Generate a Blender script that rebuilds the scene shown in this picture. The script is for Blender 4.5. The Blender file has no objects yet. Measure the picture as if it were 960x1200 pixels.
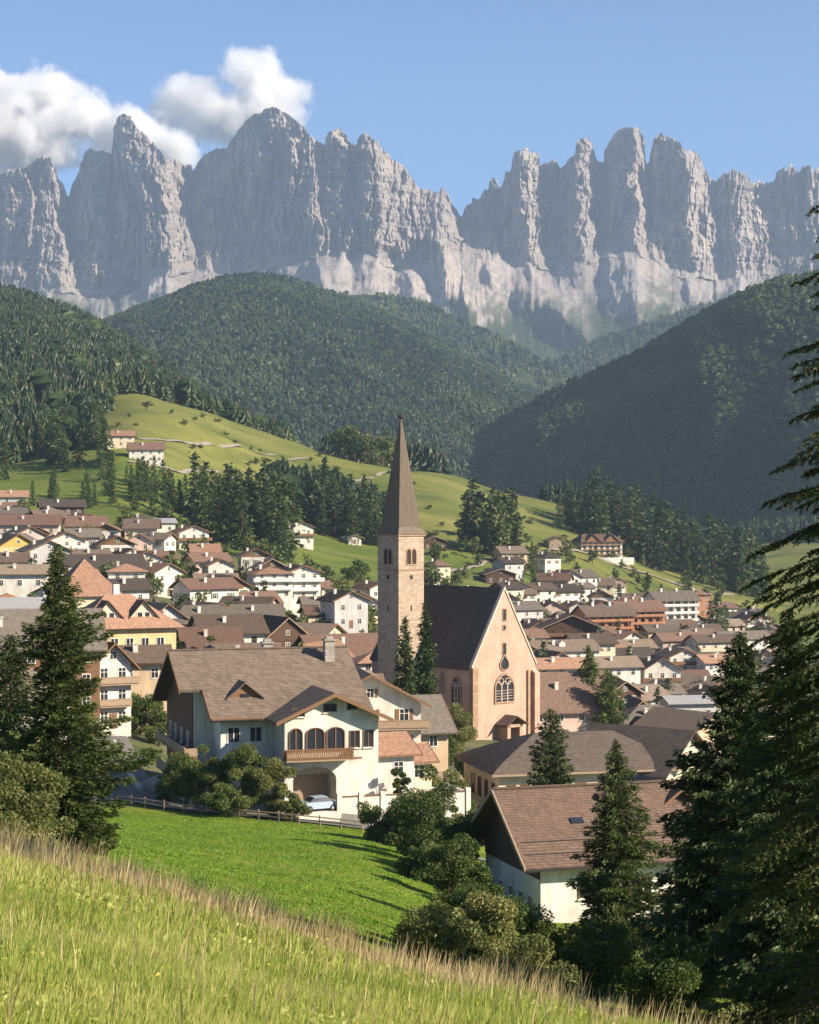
import bpy, math, random
import numpy as np
from mathutils import Vector, Matrix, noise as mnoise

# ------------------------------------------------------------------ camera, world, sun, exposure
SC = bpy.context.scene
F = 2215.0                     # focal length in photograph pixels (960 wide)
HY = 600.0                     # eye level row
def at(px, py, d):
    return Vector(((px-480.0)/F*d, d, (HY-py)/F*d))
cam_d = bpy.data.cameras.new('camera'); cam = bpy.data.objects.new('camera', cam_d)
SC.collection.objects.link(cam); SC.camera = cam
cam_d.sensor_fit = 'HORIZONTAL'; cam_d.sensor_width = 36.0; cam_d.lens = 36.0*F/960.0
cam_d.clip_start = 0.1; cam_d.clip_end = 60000.0
cam.location = (0, 0, 0); cam.rotation_euler = (math.radians(90), 0, 0)

SUN_EL = math.radians(29.0)
SUN_AZ = math.radians(113.0)   # measured clockwise from the view direction: from the right and a little behind
sun_dir = Vector((math.sin(SUN_AZ)*math.cos(SUN_EL), math.cos(SUN_AZ)*math.cos(SUN_EL), math.sin(SUN_EL)))
world = bpy.data.worlds.new("World"); SC.world = world; world.use_nodes = True
wn = world.node_tree; wn.nodes.clear()
w_out = wn.nodes.new('ShaderNodeOutputWorld'); w_bg = wn.nodes.new('ShaderNodeBackground')
w_sky = wn.nodes.new('ShaderNodeTexSky'); w_sky.sky_type = 'NISHITA'; w_sky.sun_disc = False
w_sky.sun_elevation = SUN_EL; w_sky.sun_rotation = SUN_AZ
w_sky.altitude = 1300; w_sky.air_density = 1.0; w_sky.dust_density = 0.1; w_sky.ozone_density = 6.0
w_bg.inputs['Strength'].default_value = 0.072
wn.links.new(w_sky.outputs[0], w_bg.inputs['Color']); wn.links.new(w_bg.outputs[0], w_out.inputs['Surface'])
sun_d = bpy.data.lights.new('sun', 'SUN'); sun = bpy.data.objects.new('sun', sun_d); SC.collection.objects.link(sun)
sun_d.energy = 5.0; sun_d.angle = math.radians(0.53); sun_d.color = (1.0, 0.86, 0.68)
sun.rotation_euler = sun_dir.to_track_quat('Z', 'Y').to_euler()
SC.view_settings.view_transform = 'Standard'; SC.view_settings.look = 'None'
SC.view_settings.exposure = 1.12; SC.view_settings.gamma = 1.0; SC.view_settings.use_curve_mapping = False
SC.render.engine = 'CYCLES'
SC.cycles.max_bounces = 6; SC.cycles.diffuse_bounces = 2; SC.cycles.glossy_bounces = 2
SC.cycles.transmission_bounces = 3; SC.cycles.transparent_max_bounces = 6; SC.cycles.volume_bounces = 14
SC.cycles.use_adaptive_sampling = True; SC.cycles.adaptive_threshold = 0.02
SC.cycles.caustics_reflective = False; SC.cycles.caustics_refractive = False
SC.cycles.use_denoising = True

C = SC.collection
PI = math.pi
# ------------------------------------------------------------------ helpers: objects, tags, materials
def tag(o, label=None, cat=None, group=None, kind=None):
    if label: o['label'] = label
    if cat: o['category'] = cat
    if group: o['group'] = group
    if kind: o['kind'] = kind
    return o

def empty(name, loc, rz=0.0):
    o = bpy.data.objects.new(name, None); C.objects.link(o)
    o.location = loc; o.rotation_euler = (0, 0, rz); o.empty_display_size = 0.5
    return o

def link(name, me, parent=None, loc=(0,0,0), rz=0.0):
    o = bpy.data.objects.new(name, me); C.objects.link(o)
    o.parent = parent; o.location = loc; o.rotation_euler = (0, 0, rz)
    return o

def copy_tree(o, parent=None):
    c = o.copy(); C.objects.link(c); c.parent = parent
    for ch in [k for k in o.children]:
        if ch.name.startswith('__'): continue
        copy_tree(ch, c)
    return c

class MB:
    """collects faces, builds ONE mesh object"""
    def __init__(s): s.v = []; s.f = []; s.m = []
    def face(s, pts, mi=0):
        b = len(s.v); s.v.extend([tuple(p) for p in pts]); s.f.append(tuple(range(b, b+len(pts)))); s.m.append(mi)
    def box(s, x0, x1, y0, y1, z0, z1, mi=0):
        b = len(s.v)
        s.v += [(x0,y0,z0),(x1,y0,z0),(x1,y1,z0),(x0,y1,z0),(x0,y0,z1),(x1,y0,z1),(x1,y1,z1),(x0,y1,z1)]
        for q in ((0,3,2,1),(4,5,6,7),(0,1,5,4),(1,2,6,5),(2,3,7,6),(3,0,4,7)):
            s.f.append(tuple(b+i for i in q)); s.m.append(mi)
    def prism(s, poly, y0, y1, mi=0):
        """poly of (x,z) counter-clockwise seen from -Y, extruded from y0 (front) to y1"""
        n = len(poly); b = len(s.v)
        s.v += [(x,y0,z) for x,z in poly] + [(x,y1,z) for x,z in poly]
        s.f.append(tuple(b+i for i in range(n))); s.m.append(mi)
        s.f.append(tuple(b+n+i for i in reversed(range(n)))); s.m.append(mi)
        for i in range(n):
            j = (i+1) % n
            s.f.append((b+j, b+i, b+n+i, b+n+j)); s.m.append(mi)
    def prism_x(s, poly, x0, x1, mi=0):
        """poly of (y,z), extruded along x"""
        n = len(poly); b = len(s.v)
        s.v += [(x0,y,z) for y,z in poly] + [(x1,y,z) for y,z in poly]
        s.f.append(tuple(b+i for i in reversed(range(n)))); s.m.append(mi)
        s.f.append(tuple(b+n+i for i in range(n))); s.m.append(mi)
        for i in range(n):
            j = (i+1) % n
            s.f.append((b+i, b+j, b+n+j, b+n+i)); s.m.append(mi)
    def slab(s, a, b, c, d, t, mi=0):
        """quad a,b,c,d (upper face, ccw from above) thickened downwards by t"""
        pts = [Vector(p) for p in (a,b,c,d)]
        k = len(s.v)
        s.v += [tuple(p) for p in pts] + [(p.x,p.y,p.z-t) for p in pts]
        for q in ((0,1,2,3),(7,6,5,4),(0,4,5,1),(1,5,6,2),(2,6,7,3),(3,7,4,0)):
            s.f.append(tuple(k+i for i in q)); s.m.append(mi)
    def tube(s, p0, p1, r0, r1, n=8, mi=0, cap=True):
        p0 = Vector(p0); p1 = Vector(p1); ax = (p1-p0)
        if ax.length < 1e-6: return
        z = ax.normalized(); x = z.orthogonal().normalized(); y = z.cross(x)
        b = len(s.v)
        for p, r in ((p0,r0),(p1,r1)):
            for i in range(n):
                a = 2*PI*i/n; s.v.append(tuple(p + x*math.cos(a)*r + y*math.sin(a)*r))
        for i in range(n):
            j = (i+1) % n; s.f.append((b+i, b+j, b+n+j, b+n+i)); s.m.append(mi)
        if cap:
            s.f.append(tuple(b+i for i in reversed(range(n)))); s.m.append(mi)
            s.f.append(tuple(b+n+i for i in range(n))); s.m.append(mi)
    def mesh(s, name, mats):
        me = bpy.data.meshes.new(name); me.from_pydata(s.v, [], s.f)
        for m in mats: me.materials.append(m)
        if len(mats) > 1: me.polygons.foreach_set('material_index', np.array(s.m, dtype=np.int32))
        me.update(); return me
    def build(s, name, mats, parent=None, loc=(0,0,0), rz=0.0):
        if not isinstance(mats, (list, tuple)): mats = [mats]
        return link(name, s.mesh(name, mats), parent, loc, rz)

def np_mesh(name, V, Fc, mats, midx=None, col=None, smooth=False):
    """fast mesh: V (n,3), Fc (m,k) all same k; col (n,3) point colour"""
    me = bpy.data.meshes.new(name)
    V = np.ascontiguousarray(V, dtype=np.float32); Fc = np.ascontiguousarray(Fc, dtype=np.int32)
    m, k = Fc.shape
    me.vertices.add(len(V)); me.vertices.foreach_set('co', V.ravel())
    me.loops.add(m*k); me.loops.foreach_set('vertex_index', Fc.ravel())
    me.polygons.add(m); me.polygons.foreach_set('loop_start', np.arange(0, m*k, k, dtype=np.int32))
    for mt in mats: me.materials.append(mt)
    if midx is not None: me.polygons.foreach_set('material_index', midx.astype(np.int32))
    me.polygons.foreach_set('use_smooth', np.full(m, smooth, dtype=bool))
    if col is not None:
        a = me.color_attributes.new('Col', 'FLOAT_COLOR', 'POINT')
        c4 = np.ones((len(V), 4), dtype=np.float32); c4[:, :3] = col; a.data.foreach_set('color', c4.ravel())
    me.update(calc_edges=True); return me

def grid_faces(nr, nc):
    i = np.arange(nr-1)[:, None]; j = np.arange(nc-1)[None, :]
    a = i*nc+j
    return np.stack([a, a+1, a+nc+1, a+nc], -1).reshape(-1, 4)

# value noise in numpy
def _h(ix, iy, iz, seed):
    n = (ix.astype(np.int64)*374761393 + iy.astype(np.int64)*668265263 + iz.astype(np.int64)*2147483647 + seed*974711) & 0x7fffffff
    n = (n ^ (n >> 13)) * 1274126177 & 0x7fffffff
    n = (n ^ (n >> 16)) & 0xffff
    return n/65535.0
def vnoise(x, y, z=None, seed=0):
    x = np.asarray(x, float); y = np.asarray(y, float)
    z = np.zeros_like(x) if z is None else np.asarray(z, float)
    x, y, z = np.broadcast_arrays(x, y, z)
    ix, iy, iz = np.floor(x), np.floor(y), np.floor(z)
    fx, fy, fz = x-ix, y-iy, z-iz
    fx = fx*fx*(3-2*fx); fy = fy*fy*(3-2*fy); fz = fz*fz*(3-2*fz)
    r = 0
    for dx in (0,1):
        for dy in (0,1):
            for dz in (0,1):
                w = (fx if dx else 1-fx)*(fy if dy else 1-fy)*(fz if dz else 1-fz)
                r = r + w*_h(ix+dx, iy+dy, iz+dz, seed)
    return r*2-1
def fbm(x, y, z=None, oct=4, seed=0, gain=0.5):
    r = 0; a = 1.0; s = 1.0; t = 0
    for o in range(oct):
        r = r + a*vnoise(np.asarray(x)*s, np.asarray(y)*s, None if z is None else np.asarray(z)*s, seed+o*17); t += a
        a *= gain; s *= 2.03
    return r/t
def ridged(x, y, z=None, oct=4, seed=0, gain=0.5):
    r = 0; a = 1.0; s = 1.0; t = 0
    for o in range(oct):
        r = r + a*(1-2*np.abs(vnoise(np.asarray(x)*s, np.asarray(y)*s, None if z is None else np.asarray(z)*s, seed+o*31))); t += a
        a *= gain; s *= 2.1
    return r/t

class NT:
    def __init__(s, name):
        s.m = bpy.data.materials.new(name); s.m.use_nodes = True; s.t = s.m.node_tree; s.t.nodes.clear()
        s.out = s.n('ShaderNodeOutputMaterial')
    def n(s, typ, **kw):
        nd = s.t.nodes.new(typ)
        for k, v in kw.items(): setattr(nd, k, v)
        return nd
    def l(s, a, b): s.t.links.new(a, b)
    def setin(s, nd, **kw):
        for k, v in kw.items():
            k = k.replace('_', ' ')
            nd.inputs[k].default_value = v
    def coords(s, kind='Object', scale=(1,1,1)):
        tc = s.n('ShaderNodeTexCoord'); mp = s.n('ShaderNodeMapping'); mp.inputs['Scale'].default_value = scale
        s.l(tc.outputs[kind], mp.inputs['Vector']); return mp.outputs[0]
    def noise(s, vec, scale, detail=4, rough=0.55):
        nd = s.n('ShaderNodeTexNoise'); nd.inputs['Scale'].default_value = scale; nd.inputs['Detail'].default_value = detail
        nd.inputs['Roughness'].default_value = rough; s.l(vec, nd.inputs['Vector']); return nd.outputs['Fac']
    def ramp(s, fac, stops):
        r = s.n('ShaderNodeValToRGB'); e = r.color_ramp.elements
        while len(e) < len(stops): e.new(0.5)
        for el, (p, c) in zip(e, stops): el.position = p; el.color = (*c, 1)
        s.l(fac, r.inputs[0]); return r.outputs[0]
    def mix(s, fac, a, b, mode='MIX'):
        m = s.n('ShaderNodeMix', data_type='RGBA', blend_type=mode)
        for sock, v in ((m.inputs[0], fac), (m.inputs[6], a), (m.inputs[7], b)):
            if isinstance(v, (int, float)): sock.default_value = v
            elif isinstance(v, tuple): sock.default_value = (*v, 1)
            else: s.l(v, sock)
        return m.outputs[2]
    def math(s, op, a, b=0.0, clamp=False):
        m = s.n('ShaderNodeMath', operation=op, use_clamp=clamp)
        for sock, v in ((m.inputs[0], a), (m.inputs[1], b)):
            if isinstance(v, (int, float)): sock.default_value = v
            else: s.l(v, sock)
        return m.outputs[0]
    def bump(s, h, strength, dist=0.05):
        b = s.n('ShaderNodeBump'); b.inputs['Strength'].default_value = strength; b.inputs['Distance'].default_value = dist
        s.l(h, b.inputs['Height']); return b.outputs[0]
    def bsdf(s, col, rough=0.8, normal=None, spec=0.3, metal=0.0):
        p = s.n('ShaderNodeBsdfPrincipled'); p.inputs['Roughness'].default_value = rough
        p.inputs['Specular IOR Level'].default_value = spec; p.inputs['Metallic'].default_value = metal
        if isinstance(col, tuple): p.inputs['Base Color'].default_value = (*col, 1)
        else: s.l(col, p.inputs['Base Color'])
        if normal is not None: s.l(normal, p.inputs['Normal'])
        s.l(p.outputs[0], s.out.inputs['Surface']); return p

def sc3(c, k): return tuple(min(1, x*k) for x in c)
MATS = {}
def plaster(name, col, var=0.18, block=None):
    """rendered wall with patchy weathering; block = masonry courses"""
    if name in MATS: return MATS[name]
    T = NT(name); v = T.coords('Object')
    f = T.noise(v, 0.35, 5); f2 = T.noise(v, 3.5, 5, 0.7)
    stv = T.coords('Object', (1.6, 1.6, 0.18)); st = T.noise(stv, 1.3, 4)
    c = T.ramp(f, [(0.3, sc3(col, 1-var)), (0.7, sc3(col, 1+var*0.5))])
    c = T.mix(T.math('MULTIPLY', f2, 0.35), c, sc3(col, 0.72))
    c = T.mix(T.math('MULTIPLY', T.math('SUBTRACT', st, 0.5, True), 3.0, True), c, sc3(col, 0.58))
    h = f2
    if block:
        sx = T.n('ShaderNodeSeparateXYZ'); T.l(v, sx.inputs[0]); cx = T.n('ShaderNodeCombineXYZ')
        T.l(T.math('ADD', sx.outputs[0], sx.outputs[1]), cx.inputs[0]); T.l(sx.outputs[2], cx.inputs[1])
        b = T.n('ShaderNodeTexBrick'); T.l(cx.outputs[0], b.inputs['Vector'])
        b.inputs['Scale'].default_value = 1.0; b.inputs['Brick Width'].default_value = block*2.1; b.inputs['Row Height'].default_value = block
        b.inputs['Mortar Size'].default_value = 0.035*block/0.4; b.inputs['Mortar Smooth'].default_value = 0.4; b.inputs['Bias'].default_value = 0
        b.inputs['Color1'].default_value = (*sc3(col, 1.18), 1); b.inputs['Color2'].default_value = (*sc3(col, 0.66), 1)
        b.inputs['Mortar'].default_value = (*sc3(col, 0.5), 1)
        c = T.mix(0.55, c, b.outputs[0]); h = b.outputs['Fac']
        T.bsdf(c, 0.9, T.bump(T.math('SUBTRACT', f2, h), 0.5, 0.06), 0.15)
    else:
        oi = T.n('ShaderNodeObjectInfo')
        T.bsdf(c, 0.9, T.bump(h, 0.25, 0.03), 0.15)
    MATS[name] = T.m; return T.m

def rooftile(name, col, course=0.33, alt=None, moss=0.25):
    """tiled or shingled roof: courses follow height, joints run down the slope"""
    if name in MATS: return MATS[name]
    T = NT(name); v = T.coords('Object'); sx = T.n('ShaderNodeSeparateXYZ'); T.l(v, sx.inputs[0])
    cx = T.n('ShaderNodeCombineXYZ'); T.l(T.math('ADD', sx.outputs[0], sx.outputs[1]), cx.inputs[0]); T.l(T.math('MULTIPLY', sx.outputs[2], 2.3), cx.inputs[1])
    b = T.n('ShaderNodeTexBrick'); T.l(cx.outputs[0], b.inputs['Vector'])
    b.inputs['Scale'].default_value = 1.0; b.inputs['Brick Width'].default_value = course*.62; b.inputs['Row Height'].default_value = course
    b.inputs['Mortar Size'].default_value = 0.03; b.inputs['Mortar Smooth'].default_value = 0.6
    b.inputs['Color1'].default_value = (*sc3(col, 1.28), 1); b.inputs['Color2'].default_value = (*sc3(alt or col, 0.72), 1)
    b.inputs['Mortar'].default_value = (*sc3(col, 0.35), 1)
    f = T.noise(v, 0.3, 5, 0.65); f2 = T.noise(v, 2.2, 4, 0.7)
    c = T.mix(T.math('MULTIPLY', f2, 0.55), b.outputs[0], sc3(col, 1.18))
    st = T.noise(T.coords('Object', (1.2,1.2,.25)), 1.1, 5, .7)
    c = T.mix(T.math('MULTIPLY', T.math('SUBTRACT', st, 0.5, True), 2.6, True), c, sc3(col, 0.5))
    c = T.mix(T.math('MULTIPLY', T.math('SUBTRACT', f, 0.5, True), 4*moss, True), c, (col[0]*0.8, col[1]*0.95, col[2]*0.75))
    oi = T.n('ShaderNodeObjectInfo')
    hs = T.n('ShaderNodeHueSaturation'); T.l(c, hs.inputs['Color'])
    T.l(T.math('ADD', T.math('MULTIPLY', oi.outputs['Random'], 0.5), 0.75), hs.inputs['Value'])
    wv = T.math('FRACT', T.math('MULTIPLY', sx.outputs[2], 2.3/course))
    hh = T.math('ADD', wv, T.math('MULTIPLY', b.outputs['Fac'], -0.8))
    T.bsdf(hs.outputs[0], 0.85, T.bump(hh, 0.8, 0.10), 0.08)
    MATS[name] = T.m; return T.m

def simple(name, col, rough=0.7, metal=0.0, scale=4.0, var=0.25, spec=0.3, stretch=(1,1,1)):
    if name in MATS: return MATS[name]
    T = NT(name); v = T.coords('Object', stretch); f = T.noise(v, scale, 4, 0.6)
    c = T.ramp(f, [(0.3, sc3(col, 1-var)), (0.72, sc3(col, 1+var))])
    T.bsdf(c, rough, T.bump(f, 0.2, 0.02), spec, metal); MATS[name] = T.m; return T.m

def leafmat(name, c_dark, c_mid, c_light, trans=0.25, scale=0.5, attr=True):
    """foliage: every leaf carries its own random shade in Col.r; big clumps vary with noise"""
    if name in MATS: return MATS[name]
    T = NT(name); v = T.coords('Object'); f = T.noise(v, scale, 3, 0.6)
    oi = T.n('ShaderNodeObjectInfo')
    at_ = T.n('ShaderNodeAttribute'); at_.attribute_name = 'Col'
    sp = T.n('ShaderNodeSeparateColor'); T.l(at_.outputs['Color'], sp.inputs[0])
    k = T.math('ADD', T.math('MULTIPLY', f, 0.5), T.math('MULTIPLY', sp.outputs[0], 0.5))
    k = T.math('ADD', k, T.math('MULTIPLY', T.math('SUBTRACT', oi.outputs['Random'], 0.5), 0.22))
    c = T.ramp(k, [(0.25, c_dark), (0.5, c_mid), (0.8, c_light)])
    df = T.n('ShaderNodeBsdfDiffuse'); T.l(c, df.inputs[0])
    tr = T.n('ShaderNodeBsdfTranslucent'); T.l(c, tr.inputs[0])
    gl = T.n('ShaderNodeBsdfGlossy'); gl.inputs['Roughness'].default_value = 0.5; gl.inputs[0].default_value = (0.7, 0.75, 0.6, 1)
    m1 = T.n('ShaderNodeMixShader'); m1.inputs[0].default_value = trans; T.l(df.outputs[0], m1.inputs[1]); T.l(tr.outputs[0], m1.inputs[2])
    m2 = T.n('ShaderNodeMixShader'); m2.inputs[0].default_value = 0.03; T.l(m1.outputs[0], m2.inputs[1]); T.l(gl.outputs[0], m2.inputs[2])
    T.l(m2.outputs[0], T.out.inputs['Surface']); MATS[name] = T.m; return T.m

M_white = plaster('white_render', (0.70, 0.65, 0.57), 0.35)
M_cream = plaster('cream_render', (0.66, 0.56, 0.40))
M_yellow = plaster('yellow_render', (0.62, 0.47, 0.25))
M_pink = plaster('pink_render', (0.62, 0.46, 0.38))
M_greyw = plaster('grey_render', (0.50, 0.48, 0.46))
M_tan = plaster('tan_render', (0.55, 0.42, 0.28))
M_orangew = simple('orange_timber', (0.34, 0.16, 0.08), stretch=(1,1,6))
M_church = plaster('church_render', (0.53, 0.335, 0.255), 0.22)
M_tower = plaster('tower_stone', (0.42, 0.325, 0.245), 0.25, block=0.45)
M_quoin = plaster('quoin_stone', (0.36, 0.24, 0.16), 0.2, block=0.5)
M_timber = simple('dark_timber', (0.085, 0.045, 0.028), 0.8, stretch=(3,3,0.6))
M_timber2 = simple('brown_timber', (0.19, 0.105, 0.055), 0.8, stretch=(3,3,0.6))
M_wood = simple('weathered_wood', (0.30, 0.22, 0.15), 0.85, stretch=(0.6,3,3))
M_trim = simple('white_trim', (0.72, 0.68, 0.6), 0.6)
M_stone = plaster('grey_stone', (0.36, 0.33, 0.29), 0.3, block=0.35)
R_brown = rooftile('brown_tiles', (0.155, 0.115, 0.09))
R_red = rooftile('red_brown_tiles', (0.20, 0.125, 0.095))
R_salmon = rooftile('salmon_tiles', (0.37, 0.22, 0.15), moss=0.1)
R_grey = rooftile('grey_shingles', (0.175, 0.15, 0.125))
R_dark = rooftile('dark_slates', (0.075, 0.062, 0.055), moss=0.1)
R_hall = rooftile('hall_shingles', (0.135, 0.108, 0.09), course=0.4, moss=0.15)
R_church = rooftile('church_shingles', (0.082, 0.068, 0.060), course=0.7, moss=0.1)
R_spire = rooftile('spire_shingles', (0.225, 0.18, 0.14), course=0.35, moss=0.2)
R_tan = rooftile('tan_shingles', (0.26, 0.20, 0.15))
R_main = rooftile('weathered_brown_shingles', (0.185, 0.143, 0.112), course=0.62, moss=0.3)
R_plum = rooftile('plum_tiles', (0.20, 0.135, 0.105), course=0.38, moss=0.15)
M_metal = simple('zinc_sheet', (0.36, 0.35, 0.34), 0.55, 0.15)
M_copper = simple('copper_sheet', (0.5, 0.25, 0.12), 0.45, 0.5)
M_iron = simple('dark_iron', (0.05, 0.05, 0.05), 0.5, 0.7)
M_gold = simple('gilt_metal', (0.35, 0.25, 0.1), 0.4, 0.8)
T = NT('window_glass'); T.bsdf((0.025, 0.03, 0.04), 0.12, None, 0.6); M_glass = T.m
M_bark = simple('bark', (0.11, 0.075, 0.05), 0.9, scale=6, stretch=(3,3,0.5))
L_spruce = leafmat('spruce_needles', (0.014, 0.028, 0.009), (0.042, 0.068, 0.018), (0.11, 0.13, 0.034), 0.22)
L_spruce2 = leafmat('distant_spruce_needles', (0.018, 0.036, 0.012), (0.050, 0.080, 0.021), (0.115, 0.14, 0.036), 0.2, scale=0.15)
L_larch = leafmat('larch_needles', (0.04, 0.07, 0.015), (0.09, 0.13, 0.03), (0.17, 0.2, 0.05), 0.3)
L_broad = leafmat('broad_leaves', (0.030, 0.055, 0.012), (0.082, 0.118, 0.025), (0.19, 0.21, 0.055), 0.35)
L_olive = leafmat('olive_leaves', (0.06, 0.078, 0.022), (0.14, 0.16, 0.045), (0.28, 0.27, 0.09), 0.35)
L_forest = leafmat('forest_foliage', (0.010, 0.022, 0.010), (0.021, 0.040, 0.014), (0.062, 0.085, 0.022), 0.12, scale=0.006)
# ------------------------------------------------------------------ terrain: height field from column profiles (photograph column: distance, row)
COLS = {
 -1400: [(45,960),(85,960),(150,930),(250,860),(420,700),(620,600),(900,500),(1300,380),(2000,280),(3000,260),(9000,560)],
 -300: [(45,975),(85,975),(110,968),(150,952),(195,930),(250,880),(300,825),(420,720),(520,665),(620,625),(700,590),(800,560),(900,520),(1200,420),(1600,330),(2000,280),(2600,300),(4000,500),(9000,560)],
 0:   [(45,1000),(85,995),(110,985),(150,966),(195,945),(250,888),(300,840),(350,790),(420,735),(520,685),(620,645),(700,612),(800,586),(900,552),(1000,515),(1200,462),(1600,385),(2000,345),(2300,370),(2800,440),(4000,560),(9000,575)],
 100: [(45,1040),(85,1008),(110,996),(150,970),(195,948),(205,938),(225,908),(255,868),(300,838),(350,800),(420,750),(520,700),(620,655),(700,620),(780,592),(850,562),(900,530),(1000,500),(1100,472),(1300,438),(1600,400),(2000,380),(2300,410),(2800,470),(4000,565),(9000,575)],
 150: [(45,1060),(85,1014),(110,1000),(150,972),(195,950),(205,938),(225,906),(255,866),(300,836),(350,802),(420,752),(520,700),(620,655),(700,620),(780,592),(850,552),(900,522),(1000,486),(1080,463),(1200,455),(1400,435),(1700,412),(1900,412),(2300,450),(2800,500),(4000,565),(9000,575)],
 220: [(45,1080),(90,1035),(115,1012),(150,982),(195,955),(215,935),(260,890),(340,825),(450,750),(560,700),(650,660),(750,625),(830,600),(900,555),(1000,500),(1080,480),(1200,478),(1400,470),(1600,466),(1900,490),(2300,520),(2800,545),(4000,570),(9000,575)],
 300: [(45,1100),(90,1062),(115,1030),(150,992),(195,958),(215,938),(260,895),(340,830),(450,760),(560,705),(650,670),(750,642),(850,620),(920,585),(1000,542),(1080,508),(1200,515),(1500,525),(2000,550),(9000,575)],
 380: [(45,1130),(75,1100),(100,1062),(130,1015),(160,988),(195,963),(215,942),(260,902),(340,845),(450,780),(550,735),(650,700),(700,683),(760,662),(850,640),(920,600),(1000,562),(1090,532),(1200,545),(1500,560),(2000,565),(9000,580)],
 450: [(45,1160),(60,1150),(75,1122),(100,1082),(130,1032),(160,998),(195,968),(215,947),(260,905),(340,850),(450,790),(550,745),(650,710),(750,672),(820,652),(900,640),(960,600),(1020,568),(1090,545),(1200,558),(1500,572),(2000,575),(9000,585)],
 520: [(45,1190),(60,1175),(75,1145),(100,1102),(130,1058),(160,1018),(195,985),(215,965),(260,918),(340,862),(450,805),(550,765),(650,730),(750,690),(850,655),(930,630),(1000,590),(1100,550),(1200,565),(1500,585),(2000,590),(9000,590)],
 600: [(45,1210),(70,1168),(100,1125),(140,1078),(195,1005),(260,932),(340,866),(450,815),(550,778),(650,748),(750,712),(850,674),(950,642),(1040,606),(1120,578),(1250,600),(1500,620),(2000,610),(9000,600)],
 680: [(45,1240),(80,1165),(110,1122),(140,1082),(195,1012),(260,950),(340,893),(450,845),(550,808),(650,775),(750,740),(850,700),(950,655),(1000,640),(1080,612),(1140,598),(1250,615),(1500,640),(2000,630),(9000,600)],
 750: [(45,1250),(80,1168),(110,1125),(140,1086),(195,1015),(260,962),(340,915),(450,866),(550,828),(650,794),(750,762),(850,730),(930,702),(1000,674),(1080,645),(1150,632),(1300,650),(1600,665),(2000,640),(9000,600)],
 830: [(45,1260),(80,1172),(110,1135),(140,1094),(195,1022),(260,970),(340,920),(450,870),(550,830),(650,798),(750,768),(850,740),(930,715),(1000,698),(1080,680),(1150,668),(1300,672),(1600,655),(2000,640),(9000,600)],
 900: [(45,1265),(80,1178),(110,1145),(140,1104),(195,1032),(260,976),(340,925),(450,874),(550,834),(650,802),(750,773),(850,748),(950,724),(1050,704),(1150,692),(1300,672),(1500,648),(1700,634),(2000,636),(9000,600)],
 1000:[(45,1275),(80,1190),(110,1160),(140,1120),(195,1045),(260,985),(340,930),(450,876),(550,836),(650,804),(750,776),(850,752),(950,730),(1050,710),(1150,690),(1300,668),(1500,645),(1700,630),(2000,630),(9000,600)],
 2400:[(45,1300),(110,1180),(260,1000),(550,850),(950,740),(1500,640),(2000,600),(9000,560)],
}
_cpx = np.array(sorted(COLS)); _lpx = np.linspace(-1400, 2400, 761)
_ld = np.linspace(math.log(40), math.log(9500), 560)
_tab = np.zeros((len(_cpx), len(_ld)))
for i, p in enumerate(_cpx):
    pr = np.array(COLS[p], float); z = (HY-pr[:, 1])/F*pr[:, 0]
    _tab[i] = np.interp(_ld, np.log(pr[:, 0]), z)
TZ = np.stack([np.interp(_lpx, _cpx, _tab[:, j]) for j in range(len(_ld))], 1)   # (px, d)
for _ in range(3):
    p = np.pad(TZ, ((3,3),(3,3)), 'edge')
    TZ = sum(p[3+k:3+k+TZ.shape[0], 3:-3] for k in (-3,-2,-1,0,1,2,3))/7
    p = np.pad(TZ, ((2,2),(2,2)), 'edge')
    TZ = sum(p[2:-2, 2+k:2+k+TZ.shape[1]] for k in (-2,-1,0,1,2))/5

def h_far(x, y):
    yy = np.maximum(y, 41.0)
    px = np.clip(x/yy*F+480, -1399, 2399); ld = np.clip(np.log(yy), _ld[0], _ld[-1]-1e-6)
    a = (px-_lpx[0])/(_lpx[1]-_lpx[0]); b = (ld-_ld[0])/(_ld[1]-_ld[0])
    ia = np.clip(a.astype(int), 0, len(_lpx)-2); ib = np.clip(b.astype(int), 0, len(_ld)-2)
    fa, fb = a-ia, b-ib
    return (TZ[ia, ib]*(1-fa)*(1-fb)+TZ[ia+1, ib]*fa*(1-fb)+TZ[ia, ib+1]*(1-fa)*fb+TZ[ia+1, ib+1]*fa*fb)
def h_near(x, y):
    z = -1.30 - 0.235*np.clip(x, -40, 0) - 0.165*np.clip(x, 0, 40) - 0.183*y
    s = (y-26.5+1.2*x)/1.6
    sp = np.log1p(np.exp(np.clip(s/2.2, -30, 30)))*2.2
    z = z - 0.30*sp
    z = z + 0.10*fbm(x*0.35, y*0.35, oct=3, seed=5)
    return z
def height(x, y):
    x = np.asarray(x, float); y = np.asarray(y, float)
    x, y = np.broadcast_arrays(x, y)
    t = np.clip((y-38)/34.0, 0, 1); t = t*t*(3-2*t)
    amp = np.clip((y-60)/400.0, 0, 1)
    hf = h_far(x, y) + amp*1.0*fbm(x/45.0, y/45.0, oct=4, seed=3) + np.clip((y-650)/250, 0, 1)*(4.2*fbm(x/80.0, y/50.0, oct=4, seed=9)+3.0*np.abs(fbm(x/60.0+y/200., y/20.0, oct=3, seed=19)))
    return h_near(x, y)*(1-t) + hf*t
def hz(x, y): return float(height(np.array([float(x)]), np.array([float(y)]))[0])
def ground(px, d, dz=0.0):
    x = (px-480.0)/F*d
    return Vector((x, d, hz(x, d)+dz))

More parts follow.
